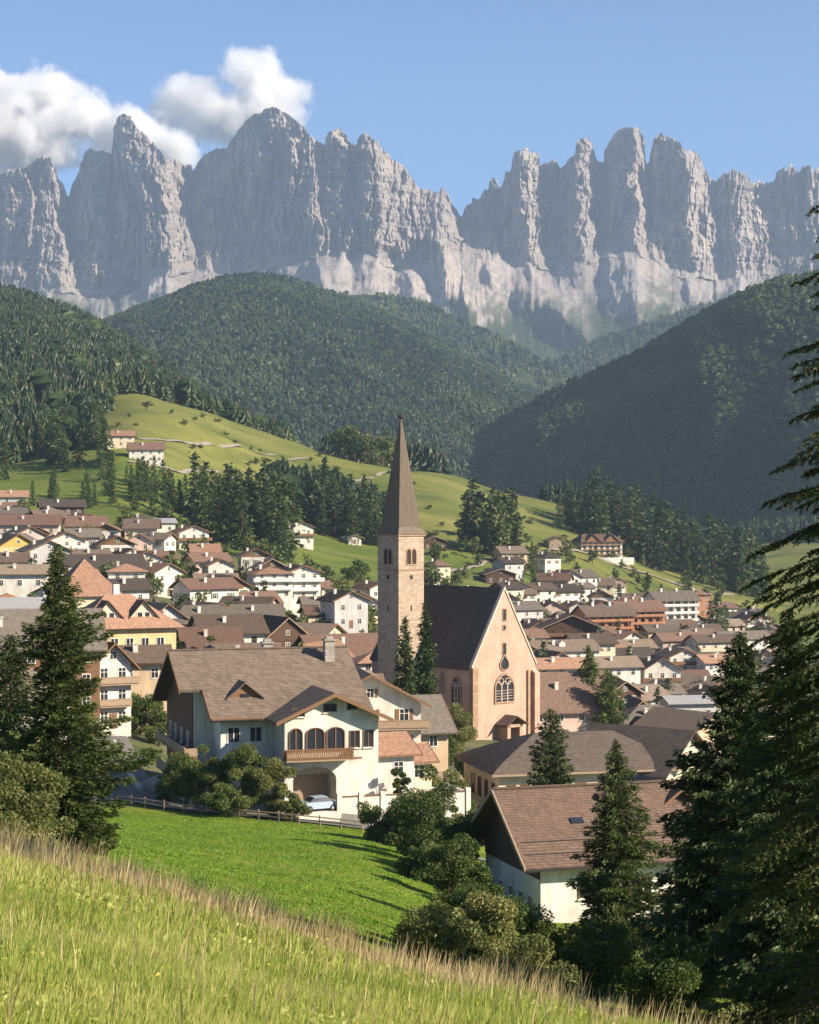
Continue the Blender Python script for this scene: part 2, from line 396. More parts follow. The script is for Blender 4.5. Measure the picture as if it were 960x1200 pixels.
ys = np.concatenate([np.arange(-40, 60, 0.8), 60*np.exp(np.arange(0, math.log(9300/60.0), 0.0125))])
us = np.concatenate([np.linspace(-1.6, -0.25, 60)[:-1], np.linspace(-0.25, 0.25, 240), np.linspace(0.25, 1.6, 60)[1:]])
YY, UU = np.meshgrid(ys, us, indexing='ij'); XX = UU*(YY+50.0)
ZZ = height(XX, YY)
PXG = XX/np.maximum(YY, 1)*F+480
# base colours of the ground by what grows there
n1 = fbm(XX/9, YY/9, oct=4, seed=21)*0.5+0.5; n2 = fbm(XX/60, YY/60, oct=4, seed=22)*0.5+0.5
def C3(*c): return np.array(c)[None, None, :]
fg = C3(0.22,0.26,0.06)*(1-n1[..., None]) + C3(0.33,0.30,0.11)*n1[..., None]
nm = np.clip(fbm(XX/12, YY/26, oct=5, seed=25)*1.7+.5,0,1)
n1m = n1; n1 = nm
mead = C3(0.14,0.20,0.02)*(1-n1[..., None]) + C3(0.22,0.28,0.04)*n1[..., None]
n1 = n1m
vill = C3(0.07,0.10,0.03)*(1-n1[..., None]) + C3(0.20,0.19,0.15)*n1[..., None]
n5 = np.clip(fbm(XX/70+YY/300, YY/16, oct=4, seed=24)*.9+.5,0,1)
past = C3(0.09,0.125,0.028)*(1-n5[..., None]) + C3(0.27,0.265,0.075)*n5[..., None]
lawn = C3(0.10,0.15,0.025)*(1-n5[..., None]) + C3(0.19,0.235,0.045)*n5[..., None]
wood = C3(0.035,0.05,0.018) + 0*n1[..., None]
def sst(x, a, b):
    t = np.clip((x-a)/(b-a), 0, 1); return (t*t*(3-2*t))[..., None]
col = fg + (mead-fg)*sst(YY, 45, 75)
col = col + (vill-col)*sst(YY, 196, 206)
k = sst(YY, 640, 720)*(1-sst(PXG, 470, 520)); col = col + (lawn-col)*k
k = sst(YY + (PXG-500)*-0.15, 700, 800)*sst(PXG, 470, 520); col = col + (lawn-col)*k
k = sst(YY, 860, 930); col = col + (past-col)*k
k = sst(PXG, 100, 130); k = (1-k)*sst(YY, 940, 980); col = col + (wood-col)*k
k = sst(YY, 1100, 1160)*(1-sst(PXG, 780, 880)) + sst(YY, 1500, 1700)*sst(PXG, 780, 880); col = col + (wood-col)*np.clip(k, 0, 1)
T = NT('ground_cover'); a_ = T.n('ShaderNodeAttribute'); a_.attribute_name = 'Col'
v = T.coords('Object'); f = T.noise(v, 0.25, 5, 0.65); f2 = T.noise(v, 1.6, 6, 0.75); f3 = T.noise(T.coords('Object', (0.05, 0.4, 0.4)), 0.35, 4); f4 = T.noise(T.coords('Object', (0.3, 1.0, 1.0)), 0.06, 6, 0.7)
c = T.mix(0.75, a_.outputs['Color'], T.ramp(f2, [(0.3, (0.35,0.35,0.3)), (0.5, (0.78,0.78,0.7)), (0.72, (1,1,0.9))]), 'MULTIPLY')
c = T.mix(T.math('MULTIPLY', T.math('SUBTRACT', f3, 0.5, True), 1.6, True), c, (0.20,0.19,0.06))
c = T.mix(T.math('MULTIPLY', T.math('SUBTRACT', f, 0.55, True), 1.5, True), c, (0.05,0.075,0.02))
c = T.mix(T.math('MULTIPLY', T.math('SUBTRACT', f4, 0.52, True), 3.5, True), c, (0.06,0.09,0.022))
c = T.mix(T.math('MULTIPLY', T.math('SUBTRACT', 0.46, f4, True), 4.0, True), c, (0.23,0.21,0.075))
T.bsdf(c, 0.95, T.bump(T.math('ADD', f2, f), 0.7, 0.5), 0.1)
M_ground = T.m
me = np_mesh('ground', np.stack([XX, YY, ZZ], -1).reshape(-1, 3), grid_faces(len(ys), len(us)), [M_ground], col=col.reshape(-1, 3), smooth=True)
g = link('ground', me); tag(g, kind='structure')

# ------------------------------------------------------------------ far hills and mountain range
def smooth1(a, k):
    for _ in range(k): a = np.convolve(np.pad(a, 1, 'edge'), [0.25, 0.5, 0.25], 'valid')
    return a
HILLS = []
def far_hill(name, ridge, foot, px0, px1, amp, seed, mat, back=700, step=4, rows=70, sm=3, albedo=None):
    """ridge/foot: lists of (column, row, distance)"""
    px = np.arange(px0, px1+step, step).astype(float)
    r = np.array(ridge, float); f = np.array(foot, float)
    rp = smooth1(np.interp(px, r[:,0], r[:,1]), sm); rd = smooth1(np.interp(px, r[:,0], r[:,2]), 12)
    fp = np.interp(px, f[:,0], f[:,1]); fd = smooth1(np.interp(px, f[:,0], f[:,2]), 12)
    t = np.linspace(0, 1, rows)[:, None]
    zr = (HY-rp)/F*rd; zf = (HY-fp)/F*fd
    D = fd + (rd-fd)*t; Zf = zf + (zr-zf)*(t**0.85)
    X = (px-480)/F*D
    nn = ridged(X/420, D/900, oct=4, seed=seed)*0.8 + ridged(X/130, D/400, oct=3, seed=seed+3)*0.45
    Zf = Zf + amp*nn*np.sin(PI*np.clip(t, 0, 1))**0.7
    tb = np.linspace(0, 1, 12)[1:, None]
    Db = rd + back*tb; Xb = (px-480)/F*rd + 0*Db + (px-480)/F*back*tb
    Zb = zr - back*0.62*tb - 40*tb + 12*fbm(Xb/200, Db/200, oct=3, seed=seed+9)*np.minimum(tb*3, 1)
    P_ = np.stack([np.vstack([X, Xb]), np.vstack([D, Db]), np.vstack([Zf, Zb])], -1)
    HILLS.append((name, px, rows, P_))
    me = np_mesh(name, P_.reshape(-1, 3), grid_faces(P_.shape[0], P_.shape[1]), [mat], smooth=True)
    o = link(name, me); tag(o, kind='structure'); return P_, rows
T = NT('forest_floor'); v = T.coords('Object'); f = T.noise(v, 0.012, 5, 0.65)
c = T.ramp(f, [(0.35, (0.022,0.036,0.014)), (0.7, (0.05,0.066,0.024))]); T.bsdf(c, 0.95, None, 0.05); M_ffloor = T.m
H_mid = far_hill('hill', [(-400,470,3100),(60,420,3300),(100,385,3350),(130,377,3400),(165,362,3400),(200,348,3400),(235,334,3400),(270,326,3400),(310,323,3400),(345,330,3400),(380,342,3450),(420,356,3500),(470,378,3500),(520,405,3500),(570,432,3500),(620,462,3500),(660,500,3400),(900,590,3200)],
   [(-400,570,2300),(500,575,2300),(900,605,2500)], -300, 820, 38, 11, M_ffloor)
H_back = far_hill('hill', [(200,400,4500),(330,352,4500),(400,346,4500),(450,345,4500),(490,352,4500),(530,372,4400),(560,386,4400),(600,402,4300),(640,425,4200),(680,448,4200),(760,500,4200)],
   [(200,560,3500),(800,600,3600)], 200, 780, 40, 12, M_ffloor)
H_saddle = far_hill('hill', [(560,470,5000),(620,440,5000),(650,425,4950),(690,402,4900),(730,388,4900),(770,374,4900),(810,361,4900),(850,352,4900),(900,345,4900),(1000,330,4900),(1300,300,4900)],
   [(560,560,3900),(1300,600,3900)], 560, 1300, 35, 13, M_ffloor)
H_right = far_hill('hill', [(380,600,2800),(440,572,2760),(500,548,2700),(530,530,2680),(560,512,2640),(600,488,2580),(640,466,2520),(680,445,2500),(720,428,2460),(760,408,2430),(800,385,2400),(840,362,2370),(880,342,2340),(920,330,2320),(960,322,2300),(1100,270,2200),(1500,200,2050)],
   [(380,620,2500),(480,612,2440),(640,628,2150),(800,640,1950),(960,645,1780),(1100,650,1650),(1500,640,1450)], 380, 1500, 42, 14, M_ffloor)

# ---- the rock range
SIL = [(-400,170),(-250,215),(-120,180),(-40,205),(0,205),(8,199),(20,198),(34,195),(40,189),(46,184),(52,183),(58,186),(64,196),(69,208),(73,212),(79,228),(82,230),(86,214),(93,196),(100,180),(105,175),(112,175),(122,178),(130,180),(133,160),(134,145),(139,138),(146,135),(153,138),(158,146),(161,152),(166,158),(174,162),(181,167),(188,176),(194,186),(200,188),(208,189),(217,192),(224,198),(227,202),(231,190),(240,184),(247,178),(256,174),(265,174),(272,164),(280,150),(288,141),(296,135),(306,130),(314,127),(322,127),(330,130),(338,134),(346,140),(352,143),(358,150),(366,160),(372,168),(380,170),(384,158),(391,152),(398,151),(406,158),(412,168),(418,171),(421,162),(426,157),(432,158),(440,166),(449,176),(458,183),(466,190),(474,198),(483,209),(489,216),(496,222),(506,225),(513,222),(518,220),(523,224),(528,232),(534,245),(539,252),(547,243),(556,233),(566,222),(572,214),(577,208),(582,210),(587,218),(591,211),(594,202),(600,194),(602,182),(608,178),(616,176),(624,177),(631,180),(633,192),(642,190),(650,188),(655,196),(660,194),(665,186),(672,180),(675,168),(683,163),(690,161),(694,168),(698,178),(701,188),(706,190),(708,178),(714,168),(722,156),(730,150),(740,148),(748,150),(753,158),(757,172),(758,192),(762,190),(764,172),(766,160),(774,157),(784,159),(796,168),(804,176),(812,176),(820,180),(824,194),(832,208),(840,211),(848,202),(856,201),(862,197),(868,204),(876,206),(884,212),(896,218),(904,214),(912,204),(920,198),(934,196),(950,196),(960,197),(1010,210),(1080,190),(1200,230),(1400,200)]
sil = np.array(SIL, float)
px = np.arange(-400, 1400.1, 1.15)
top = np.interp(px, sil[:,0], sil[:,1])
jag = 0.5+0.8*np.clip(vnoise(px/37., px*0, seed=6)+.4, 0, 1)
top = top + 2.6*jag*vnoise(px/2.3, px*0, seed=3) + 3.2*jag*vnoise(px/6.5, px*0, seed=4)
cl = np.interp(px, [-400,0,60,120,200,240,300,350,400,430,470,500,540,600,680,740,790,860,960,1400], [335,338,345,340,318,312,312,300,292,292,300,300,296,300,300,296,310,315,325,330])   # foot of the cliffs
cl = cl + 16*fbm(px/38, px*0+3.3, oct=4, seed=63) + 8
bt = np.full_like(px, 470.0)
# distance profile of the wall: saw-tooth prows so that faces turn left (shade) and right (sun)
saw = np.array([(-400,250),(-60,60),(0,190),(70,40),(84,200),(128,90),(131,150),(196,-60),(210,60),(226,260),(228,230),(330,40),(372,-90),(384,-70),(404,-130),(412,-80),(430,-170),(444,-200),(470,-60),(500,20),(520,20),(538,260),(575,200),(586,230),(622,60),(640,130),(688,20),(700,120),(705,160),(748,0),(758,150),(765,120),(810,-30),(835,110),(866,40),(905,120),(960,0),(1080,150),(1400,100)], float)
sw = smooth1(np.interp(px, saw[:,0], saw[:,1]), 4)*1.5
NR1, NR2, NR3 = 60, 200, 14
rows = []
# scree and foot
for i in range(NR1):
    t = i/(NR1-1.0)
    py = bt + (cl-bt)*t
    d = 5300 + (6750-5300)*t**0.9 + sw*t**2*0.6
    rows.append((py, d, np.full_like(px, t*1.0), np.zeros_like(px)))
for i in range(1, NR2):
    t = i/(NR2-1.0)
    py = cl + (top-cl)*t
    wpx = px + 13*fbm(px/30, px*0+t*5.0, oct=3, seed=71) + 9*(t-.5)
    swt = np.interp(wpx, px, sw)
    d = 6750 + 420*t + swt*(0.6 + 0.4*min(1, t*3))
    rows.append((py, d, np.ones_like(px), np.full_like(px, t)))
PY = np.stack([r[0] for r in rows]); D = np.stack([r[1] for r in rows]); TS = np.stack([r[2] for r in rows]); TC = np.stack([r[3] for r in rows])
PXm = np.broadcast_to(px, PY.shape)
X = (PXm-480)/F*7000; Z = (HY-PY)/F*7000
cliff = np.clip(TC*6, 0, 1)
warp = 60*fbm(X/260, Z/260, oct=3, seed=41)
rib = ridged((X+warp)/130, Z/600, oct=6, seed=42, gain=0.68)
fine = ridged((X+warp*0.5)/38, Z/70, D/300, oct=5, seed=43, gain=0.72)
ledge = fbm((Z+0.25*X+20*fbm(X/120, Z/60, oct=2, seed=8))/22, X/500, oct=3, seed=44)
crack = np.abs(vnoise((X+warp*.6)/26, Z/420, seed=81)); crack2 = np.abs(vnoise((X+warp*.4)/11, Z/150, seed=82))
strat = vnoise((Z+.12*X+25*fbm(X/200, Z/200, seed=83))/9.0, X/260, seed=84)
bed = np.abs(vnoise((Z+.18*X+40*fbm(X/260, Z/260, oct=2, seed=85))/34.0, X/420, seed=86))
D = D - cliff*(105*rib + 40*fine + 17*ledge - 8*np.exp(-(bed/.10)**2) - 34*np.exp(-(crack/.07)**2) - 20*np.exp(-(crack2/.12)**2) + 6*strat)
# scree fans with gullies below the cliffs, and rock spurs in the middle
gul = ridged((X+80*fbm(X/300, Z/300, oct=2, seed=61))/200, Z/1500, oct=4, seed=45)
D = D - (1-cliff)*TS*(70*gul+26*fbm(X/40, Z/30, oct=4, seed=46)+22*ridged(X/55, Z/70, oct=4, seed=68))
FAN = np.zeros_like(X)
for (ax, ay, dr_, kk) in ((735,288,-.15,.75),(205,312,-1.3,.42),(330,296,-.9,.35),(372,300,.15,.35),(470,296,.35,.5),(560,292,.45,.6),(610,300,.7,.4),(655,300,.1,.35),(800,312,.3,.6),(870,318,-.2,.5),(930,320,.2,.6),(60,338,-.5,.6),(130,334,-.4,.5)):
    hgt = np.clip(PY-ay, 0, 90); q = np.abs(PXm-ax-dr_*hgt+3*fbm(X/40, Z/40, oct=3, seed=int(ax)))/(kk*hgt+1.5)
    f_ = np.clip((1-q)*2.5, 0, 1)*np.clip(hgt/6, 0, 1)*np.clip((88-hgt)/30, 0, 1); FAN = np.maximum(FAN, f_); D = D - 75*np.clip(1-q,0,1)*np.clip(hgt/25,0,1)*np.clip((90-hgt)/30,0,1)
spur = np.exp(-((PXm-(480+0.42*(PY-200)))/26.0)**2)*np.clip((PY-215)/60, 0, 1)*np.clip((400-PY)/50, 0, 1)
spur2 = np.exp(-((PXm-(380+0.05*(PY-300)))/22.0)**2)*np.clip((PY-300)/20, 0, 1)
spur3 = np.exp(-((PXm-(560+1.4*(PY-300)))/30.0)**2)*np.clip((PY-290)/25, 0, 1)
spur4 = np.exp(-((PXm-(735+0.25*(PY-300)))/34.0)**2)*np.clip((PY-290)/25, 0, 1)
D = D - 260*spur*(0.8+0.4*rib) - 170*spur2 - 150*spur3 - 150*spur4
Xw = (PXm-480)/F*D; Zw = (HY-PY)/F*D
Xw = Xw + cliff*10*fbm(X/30, Z/30, seed=47) 
# behind the crest
tb = np.linspace(0, 1, NR3)[1:, None]
Dbk = D[-1] + 500*tb; Xbk = Xw[-1] + 0*Dbk; Zbk = Zw[-1] - 900*tb + 40*fbm(Xbk/90, Dbk/90, oct=3, seed=50)*np.minimum(1, tb*4)
AX = np.vstack([Xw, Xbk]); AD = np.vstack([D, Dbk]); AZ = np.vstack([Zw, Zbk])
# stone colour: pale scree fans with a sunlit patch painted in, grey-ochre walls, green toes
scr = np.clip(1-cliff*1.3, 0, 1)
n3 = fbm(X/120, Z/90, oct=4, seed=48)*0.5+0.5; n4 = fbm(X/35, Z/60, oct=4, seed=49)*0.5+0.5
rock = C3(0.33,0.31,0.305)*(1-n3[..., None]) + C3(0.58,0.51,0.45)*n3[..., None]
rock = rock*(0.72+0.5*n4[..., None])
sun_patch = np.exp(-((PXm-545)/110.0)**2)[..., None]  # sunlit stretch of scree: warm brightness put into the stone colour
scree = (C3(0.46,0.435,0.42)+C3(0.12,0.09,0.06)*sun_patch)*(0.75+0.4*n4[..., None])
green = C3(0.07,0.095,0.035)+0*rock
rfr = np.clip(2.2*fbm(X/75, Z/260, oct=4, seed=66)+.75-(PY-cl[None,:])/42.0, 0, 1); scr = scr*(1-rfr*.85); scr = np.maximum(scr, FAN*(1-cliff))
colm = rock*(1-scr[..., None])*(1-.12*(1-cliff[..., None])) + scree*scr[..., None]
streak = fbm((X-0.5*Z)/45, Z/260, oct=3, seed=52)
gm = np.clip((PY-345+28*streak)/22, 0, 1)*np.clip(1.5-2.2*np.exp(-((PXm-600)/90)**2)*np.clip((PY-300)/100,0,1), 0, 1)
gm = gm*np.clip((fbm(X/70, Z/45, oct=4, seed=53)+0.62)*2.2, 0, 1)
gm2 = np.clip((PY-320)/15, 0, 1)*np.clip(fbm(X/60, Z/40, oct=3, seed=55)*4-0.3, 0, 1)*0.6
gm3 = np.clip((PY-348+14*streak+10*fbm(X/30, Z/30, oct=3, seed=57))/10, 0, 1)*np.clip(fbm(X/26, Z/90, oct=3, seed=58)*2.5+1.15, 0, 1)
gm = np.maximum(np.maximum(gm, gm2)*(1-.9*FAN), gm3*(1-.45*FAN))[..., None]
colm = colm*(1-gm) + green*gm
colm = np.vstack([colm, np.broadcast_to(rock[-1:], (NR3-1,)+rock.shape[1:])])
T = NT('mountain_rock'); a_ = T.n('ShaderNodeAttribute'); a_.attribute_name = 'Col'
v = T.coords('Object'); v2 = T.coords('Object', (1,1,0.25)); f = T.noise(v2, 0.03, 8, 0.78); f2 = T.noise(v, 0.12, 6, 0.75)
c = T.mix(0.85, a_.outputs['Color'], T.ramp(f, [(0.35, (0.36,0.36,0.38)), (0.5, (0.85,0.83,0.8)), (0.64, (1,0.97,0.9))]), 'MULTIPLY')
T.bsdf(c, 0.95, T.bump(T.math('ADD', f, f2), 0.9, 14.0), 0.05); M_rock = T.m
Vv = np.stack([AX, AD, AZ], -1)
me = np_mesh('mountain', Vv.reshape(-1, 3), grid_faces(Vv.shape[0], Vv.shape[1]), [M_rock], col=colm.reshape(-1, 3), smooth=False)
o = link('mountain', me); tag(o, kind='structure')
print('terrain done')
# ------------------------------------------------------------------ air and clouds
def closed_box(name, x0, x1, y0, y1, z0, z1, mat):
    m = MB(); m.box(x0, x1, y0, y1, z0, z1); return m.build(name, mat)
hm = bpy.data.materials.new('haze_air'); hm.use_nodes = True; ht = hm.node_tree; ht.nodes.clear()
ho = ht.nodes.new('ShaderNodeOutputMaterial'); hv = ht.nodes.new('ShaderNodeVolumePrincipled')
hv.inputs['Color'].default_value = (0.58, 0.75, 1.0, 1); hv.inputs['Density'].default_value = 0.000056
hv.inputs['Anisotropy'].default_value = 0.1
ht.links.new(hv.outputs[0], ho.inputs['Volume'])
zlow = min(float(ZZ.min()), float(AZ.min()), min(float(h[3][...,2].min()) for h in HILLS))
haze = closed_box('haze', -9500, 9500, -260, 7950, zlow-20, max(1700.0, float(AZ.max())+30), hm)
tag(haze, kind='stuff')

CLOUDS = [   # column, row, half width, half height (photograph pixels), distance
 ('cloud', [(-60,140,150,62),(40,112,62,34),(20,160,90,50),(95,140,60,32),(150,165,60,36),(195,178,46,26),(-20,95,40,18)], 11500),
 ('cloud', [(225,112,52,30),(292,88,42,31),(330,112,34,30),(260,135,60,40),(200,128,30,24),(310,130,50,40)], 12200),
]
for ci, (nm, puffs, dist) in enumerate(CLOUDS):
    T = NT('cloud_vapour'); geo = T.n('ShaderNodeTexCoord'); vec = geo.outputs['Object']
    nz = T.n('ShaderNodeTexNoise'); nz.inputs['Scale'].default_value = 0.0048; nz.inputs['Detail'].default_value = 9; nz.inputs['Roughness'].default_value = 0.66
    T.l(vec, nz.inputs['Vector'])
    acc = None; lo = [1e9]*3; hi = [-1e9]*3
    for (cx, cy, hw, hh) in puffs:
        c_ = at(cx, cy, dist); sx_ = hw/F*dist; sz_ = hh/F*dist; sy_ = (sx_+sz_)*0.5
        for k, (a, s_) in enumerate(((c_.x, sx_), (c_.y, sy_), (c_.z, sz_))):
            lo[k] = min(lo[k], a-s_*1.5); hi[k] = max(hi[k], a+s_*1.5)
        mp = T.n('ShaderNodeMapping'); mp.vector_type = 'TEXTURE'
        mp.inputs['Location'].default_value = c_; mp.inputs['Scale'].default_value = (sx_, sy_, sz_)
        T.l(vec, mp.inputs['Vector']); ln = T.n('ShaderNodeVectorMath', operation='LENGTH'); T.l(mp.outputs[0], ln.inputs[0])
        q = T.math('SUBTRACT', 1.0, ln.outputs['Value'])
        acc = q if acc is None else T.math('MAXIMUM', acc, q)
    dens = T.math('ADD', T.math('MULTIPLY', acc, 0.62), T.math('MULTIPLY', T.math('SUBTRACT', nz.outputs['Fac'], 0.5), 1.75))
    dens = T.math('MULTIPLY', T.math('SUBTRACT', dens, 0.05, True), 0.085 if ci == 0 else 0.06)
    vs = T.n('ShaderNodeVolumeScatter'); vs.inputs['Color'].default_value = (1,1,1,1); vs.inputs['Anisotropy'].default_value = 0.3
    T.l(dens, vs.inputs['Density'])
    # light that has been scattered many times inside the vapour, beyond the renderer's bounce limit, is approximated by its pale colour only
    T.l(vs.outputs[0], T.out.inputs['Volume'])
    o = closed_box(nm, lo[0], hi[0], max(lo[1], 8100), hi[1], lo[2], hi[2], T.m)
    tag(o, kind='stuff')
SC.cycles.volume_step_rate = 0.5
SC.cycles.volume_max_steps = 512

# ------------------------------------------------------------------ foliage builders
rng = np.random.default_rng(7)
def far_tree_template(kind, rg):
    V = []; Fc = []
    if kind == 2:      # conifer with five ragged skirts of drooping points
        for i in range(6):
            z0 = 0.04+0.155*i; z1 = min(1.0, z0+0.30); r = 0.20*(1-0.155*i)
            b = len(V); n = 12; ph = rg.random()*6; V.append((0, 0, z1))
            for k in range(n):
                a = ph+2*PI*k/n+rg.normal()*.12; rr = r*(rg.uniform(0.9, 1.35) if k % 2 else rg.uniform(.3, .55)); V.append((rr*math.cos(a), rr*math.sin(a), z0+(0 if k % 2 else .07)+rg.uniform(-.04, .04)))
            for k in range(n): Fc.append((b, b+1+k, b+1+(k+1) % n))
    elif kind == 0:      # conifer: trunkless stack of ragged skirts
        nt = 3
        for i in range(nt):
            z0 = 0.08+0.27*i; z1 = min(1.0, z0+0.50-0.04*i); r = 0.21*(1-0.27*i)
            b = len(V); n = 6; ph = rg.random()*6
            V.append((rg.normal(0, .01), rg.normal(0, .01), z1))
            for k in range(n):
                a = ph+2*PI*k/n; rr = r*rg.uniform(0.7, 1.25); V.append((rr*math.cos(a), rr*math.sin(a), z0+rg.uniform(-.05, .05)))
            for k in range(n): Fc.append((b, b+1+k, b+1+(k+1) % n))
    else:              # round-headed tree: ragged blob
        n = 7; b = 0; V.append((0, 0, 1.0))
        for z_, r in ((0.78, 0.24), (0.5, 0.34), (0.2, 0.22)):
            for k in range(n):
                a = 2*PI*k/n + z_*3; rr = r*rg.uniform(0.65, 1.25); V.append((rr*math.cos(a), rr*math.sin(a), z_+rg.uniform(-.08, .08)))
        for k in range(n): Fc.append((0, 1+k, 1+(k+1) % n))
        for q in range(2):
            for k in range(n):
                a = 1+q*n+k; c = 1+q*n+(k+1) % n; Fc.append((a, a+n, c)); Fc.append((c, a+n, c+n))
    return np.array(V), np.array(Fc)
TPL = {k: [far_tree_template(k, np.random.default_rng(100+k*10+i)) for i in range(5)] for k in (0, 1, 2)}
def forest_mass(name, P_, H_, kinds, shade, mat, aspect=1.0):
    """P_ (n,3) foot points, H_ heights; one object"""
    Vs = []; Fs = []; Cs = []; off = 0
    var = rng.integers(0, 5, len(P_))
    for k in (0, 1, 2):
        for i in range(5):
            sel = np.where((kinds == k) & (var == i))[0]
            if not len(sel): continue
            V, Fc = TPL[k][i]
            rot = rng.random(len(sel))*6.28; ca, sa = np.cos(rot), np.sin(rot); h = H_[sel]; w = h*rng.uniform(1.1, 2.0, len(sel))*aspect
            x = (V[None,:,0]*ca[:,None]-V[None,:,1]*sa[:,None])*w[:,None]+P_[sel,0][:,None]
            y = (V[None,:,0]*sa[:,None]+V[None,:,1]*ca[:,None])*w[:,None]+P_[sel,1][:,None]
            z = V[None,:,2]*h[:,None]+P_[sel,2][:,None]-0.3
            Vs.append(np.stack([x,y,z],-1).reshape(-1,3))
            Fs.append((Fc[None]+(np.arange(len(sel))*len(V))[:,None,None]).reshape(-1,3)+off)
            Cs.append(np.repeat(shade[sel], len(V))); off += len(sel)*len(V)
    V = np.concatenate(Vs); c = np.concatenate(Cs)
    me = np_mesh(name, V, np.concatenate(Fs), [mat], col=np.repeat(c[:,None], 3, 1))
    o = link(name, me); tag(o, kind='stuff'); return o
def on_hill(Hh, n, hmin, hmax, dec=0.2, seed=1, clear=None, label=None):
    P_, rows = Hh; rg = np.random.default_rng(seed)
    nr, nc = P_.shape[:2]
    # area-weighted picks of cells
    a = np.linalg.norm(np.cross(P_[1:, :-1]-P_[:-1, :-1], P_[:-1, 1:]-P_[:-1, :-1]), axis=-1)
    p = a.ravel()/a.sum(); cell = rg.choice(len(p), n, p=p); i, j = np.divmod(cell, nc-1)
    u, v = rg.random(n)[:,None], rg.random(n)[:,None]
    pt = P_[i,j]*(1-u)*(1-v)+P_[i+1,j]*u*(1-v)+P_[i,j+1]*(1-u)*v+P_[i+1,j+1]*u*v
    nn = fbm(pt[:,0]/130, pt[:,1]/130, pt[:,2]/130, oct=3, seed=seed+5)
    keep = np.ones(n, bool)
    if clear is not None: keep = ~clear(pt, nn)
    pt = pt[keep]; nn = nn[keep]; m = len(pt)
    H_ = rg.uniform(hmin, hmax, m)
    kinds = ((rg.random(m) + nn*0.5) < dec).astype(int) if dec > 0 else np.zeros(m, int)
    kinds = np.where((nn > 0.22) & (rg.random(m) < dec*2.2), 1, kinds)
    shade = np.clip(0.44 + 1.2*nn + rg.normal(0, 0.08, m) + 0.15*kinds, 0, 1)
    H_ = np.where(kinds == 1, H_*1.05, H_)
    return forest_mass('forest', pt, H_, kinds, shade, M_forest_far)
M_forest_far = L_forest
on_hill(H_right, 75000, 6, 11, 0.45, seed=1)
on_hill(H_mid, 75000, 7, 11, 0.25, seed=2)
on_hill(H_back, 16000, 10, 15, 0.2, seed=3, clear=lambda p, n: n > 0.33)
on_hill(H_saddle, 16000, 10, 15, 0.1, seed=4)
# left mountainside
def ground_forest(n, pxr, dr, test, hmin, hmax, seed, dec=0.06):
    rg = np.random.default_rng(seed)
    d = np.sqrt(rg.uniform(dr[0]**2, dr[1]**2, n)); px_ = rg.uniform(pxr[0], pxr[1], n); x = (px_-480)/F*d
    keep = test(px_, d, rg); d, px_, x = d[keep], px_[keep], x[keep]
    z = height(x, d); nn = fbm(x/60, d/60, oct=3, seed=seed)
    kinds = np.where(rg.random(len(d)) < dec, 1, 2)
    return forest_mass('forest', np.stack([x,d,z],-1), rg.uniform(hmin, hmax, len(d)), kinds, np.clip(0.5+0.4*nn+rg.normal(0,.15,len(d)),0,1), M_forest_far, 0.95)
def left_slope(p, d, rg):
    edge = np.interp(p, [-400, 90, 118, 135, 330, 420], [905, 905, 935, 1095, 1150, 1180])
    return d > edge
ground_forest(22000, (-420, 345), (900, 2700), left_slope, 11, 18, 31)
ground_forest(1600, (380, 520), (1150, 1500), lambda p, d, rg: d > 1150, 12, 20, 33)
ground_forest(220, (316, 458), (880, 940), lambda p, d, rg: d > 0, 14, 22, 35)
ground_forest(2500, (640, 1300), (1180, 1900), lambda p, d, rg: ((d < 1500) & (p < 830)) | (d > 1600+(960-p)*.9), 14, 24, 34)
print('forests done')
# ------------------------------------------------------------------ buildings
def window_mesh(name, frame, shutters=None, bars=1, arch=False):
    """unit window: x -0.5..0.5, z 0..1, facing -Y"""
    m = MB()
    m.box(-.5,.5,-.012,.004,0,1,1)
    t = 0.09
    m.box(-.5-t,-.5,-.07,.0,-t,1+t,0); m.box(.5,.5+t,-.07,.0,-t,1+t,0)
    m.box(-.5,.5,-.07,.0,1,1+t,0); m.box(-.5,.5,-.11,.0,-t,0,0)
    for i in range(bars):
        x = -.5+(i+1)/(bars+1.0); m.box(x-.03,x+.03,-.045,-.014,0,1,0)
    m.box(-.5,.5,-.04,-.013,.62,.66,0)
    mats = [frame, M_glass]
    if shutters:
        m.box(-1.06,-.6,-.06,.0,-.02,1.02,2); m.box(.6,1.06,-.06,.0,-.02,1.02,2); mats.append(shutters)
    return m.mesh(name, mats)
W_white = window_mesh('window', M_trim); W_brown = window_mesh('window', M_timber2)
W_shut = window_mesh('window', M_trim, M_timber2); W_green = window_mesh('window', M_trim, simple('green_shutter', (0.08,0.14,0.09)))
def put_window(me, parent, x, y, z, w, h, face, name='window'):
    rz = {'f': 0.0, 'r': PI/2, 'b': PI, 'l': -PI/2}[face]
    o = link(name, me, parent, (x, y, z), rz); o.scale = (w, 1, h); return o

def near_window(parent, x, y, z, w, h, face, frame=None, n=2):
    """window with its own frame and panes as sub-parts"""
    rz = {'f': 0.0, 'r': PI/2, 'b': PI, 'l': -PI/2}[face]
    frame = frame or M_trim
    m = MB(); t = 0.08
    m.box(-w/2-t,-w/2,-.09,.02,-t,h+t); m.box(w/2,w/2+t,-.09,.02,-t,h+t); m.box(-w/2,w/2,-.09,.02,h,h+t)
    for i in range(n-1):
        xx = -w/2+w*(i+1)/n; m.box(xx-.04,xx+.04,-.06,.01,0,h)
    o = m.build('window', frame, parent, (x,y,z), rz)
    s = MB(); s.box(-w/2-.15,w/2+.15,-.18,.0,-.09-t,-t); s.build('sill', M_trim, o)
    g = MB(); g.box(-w/2,w/2,-.02,-.004,0,h); g.build('pane', M_glass, o)
    return o

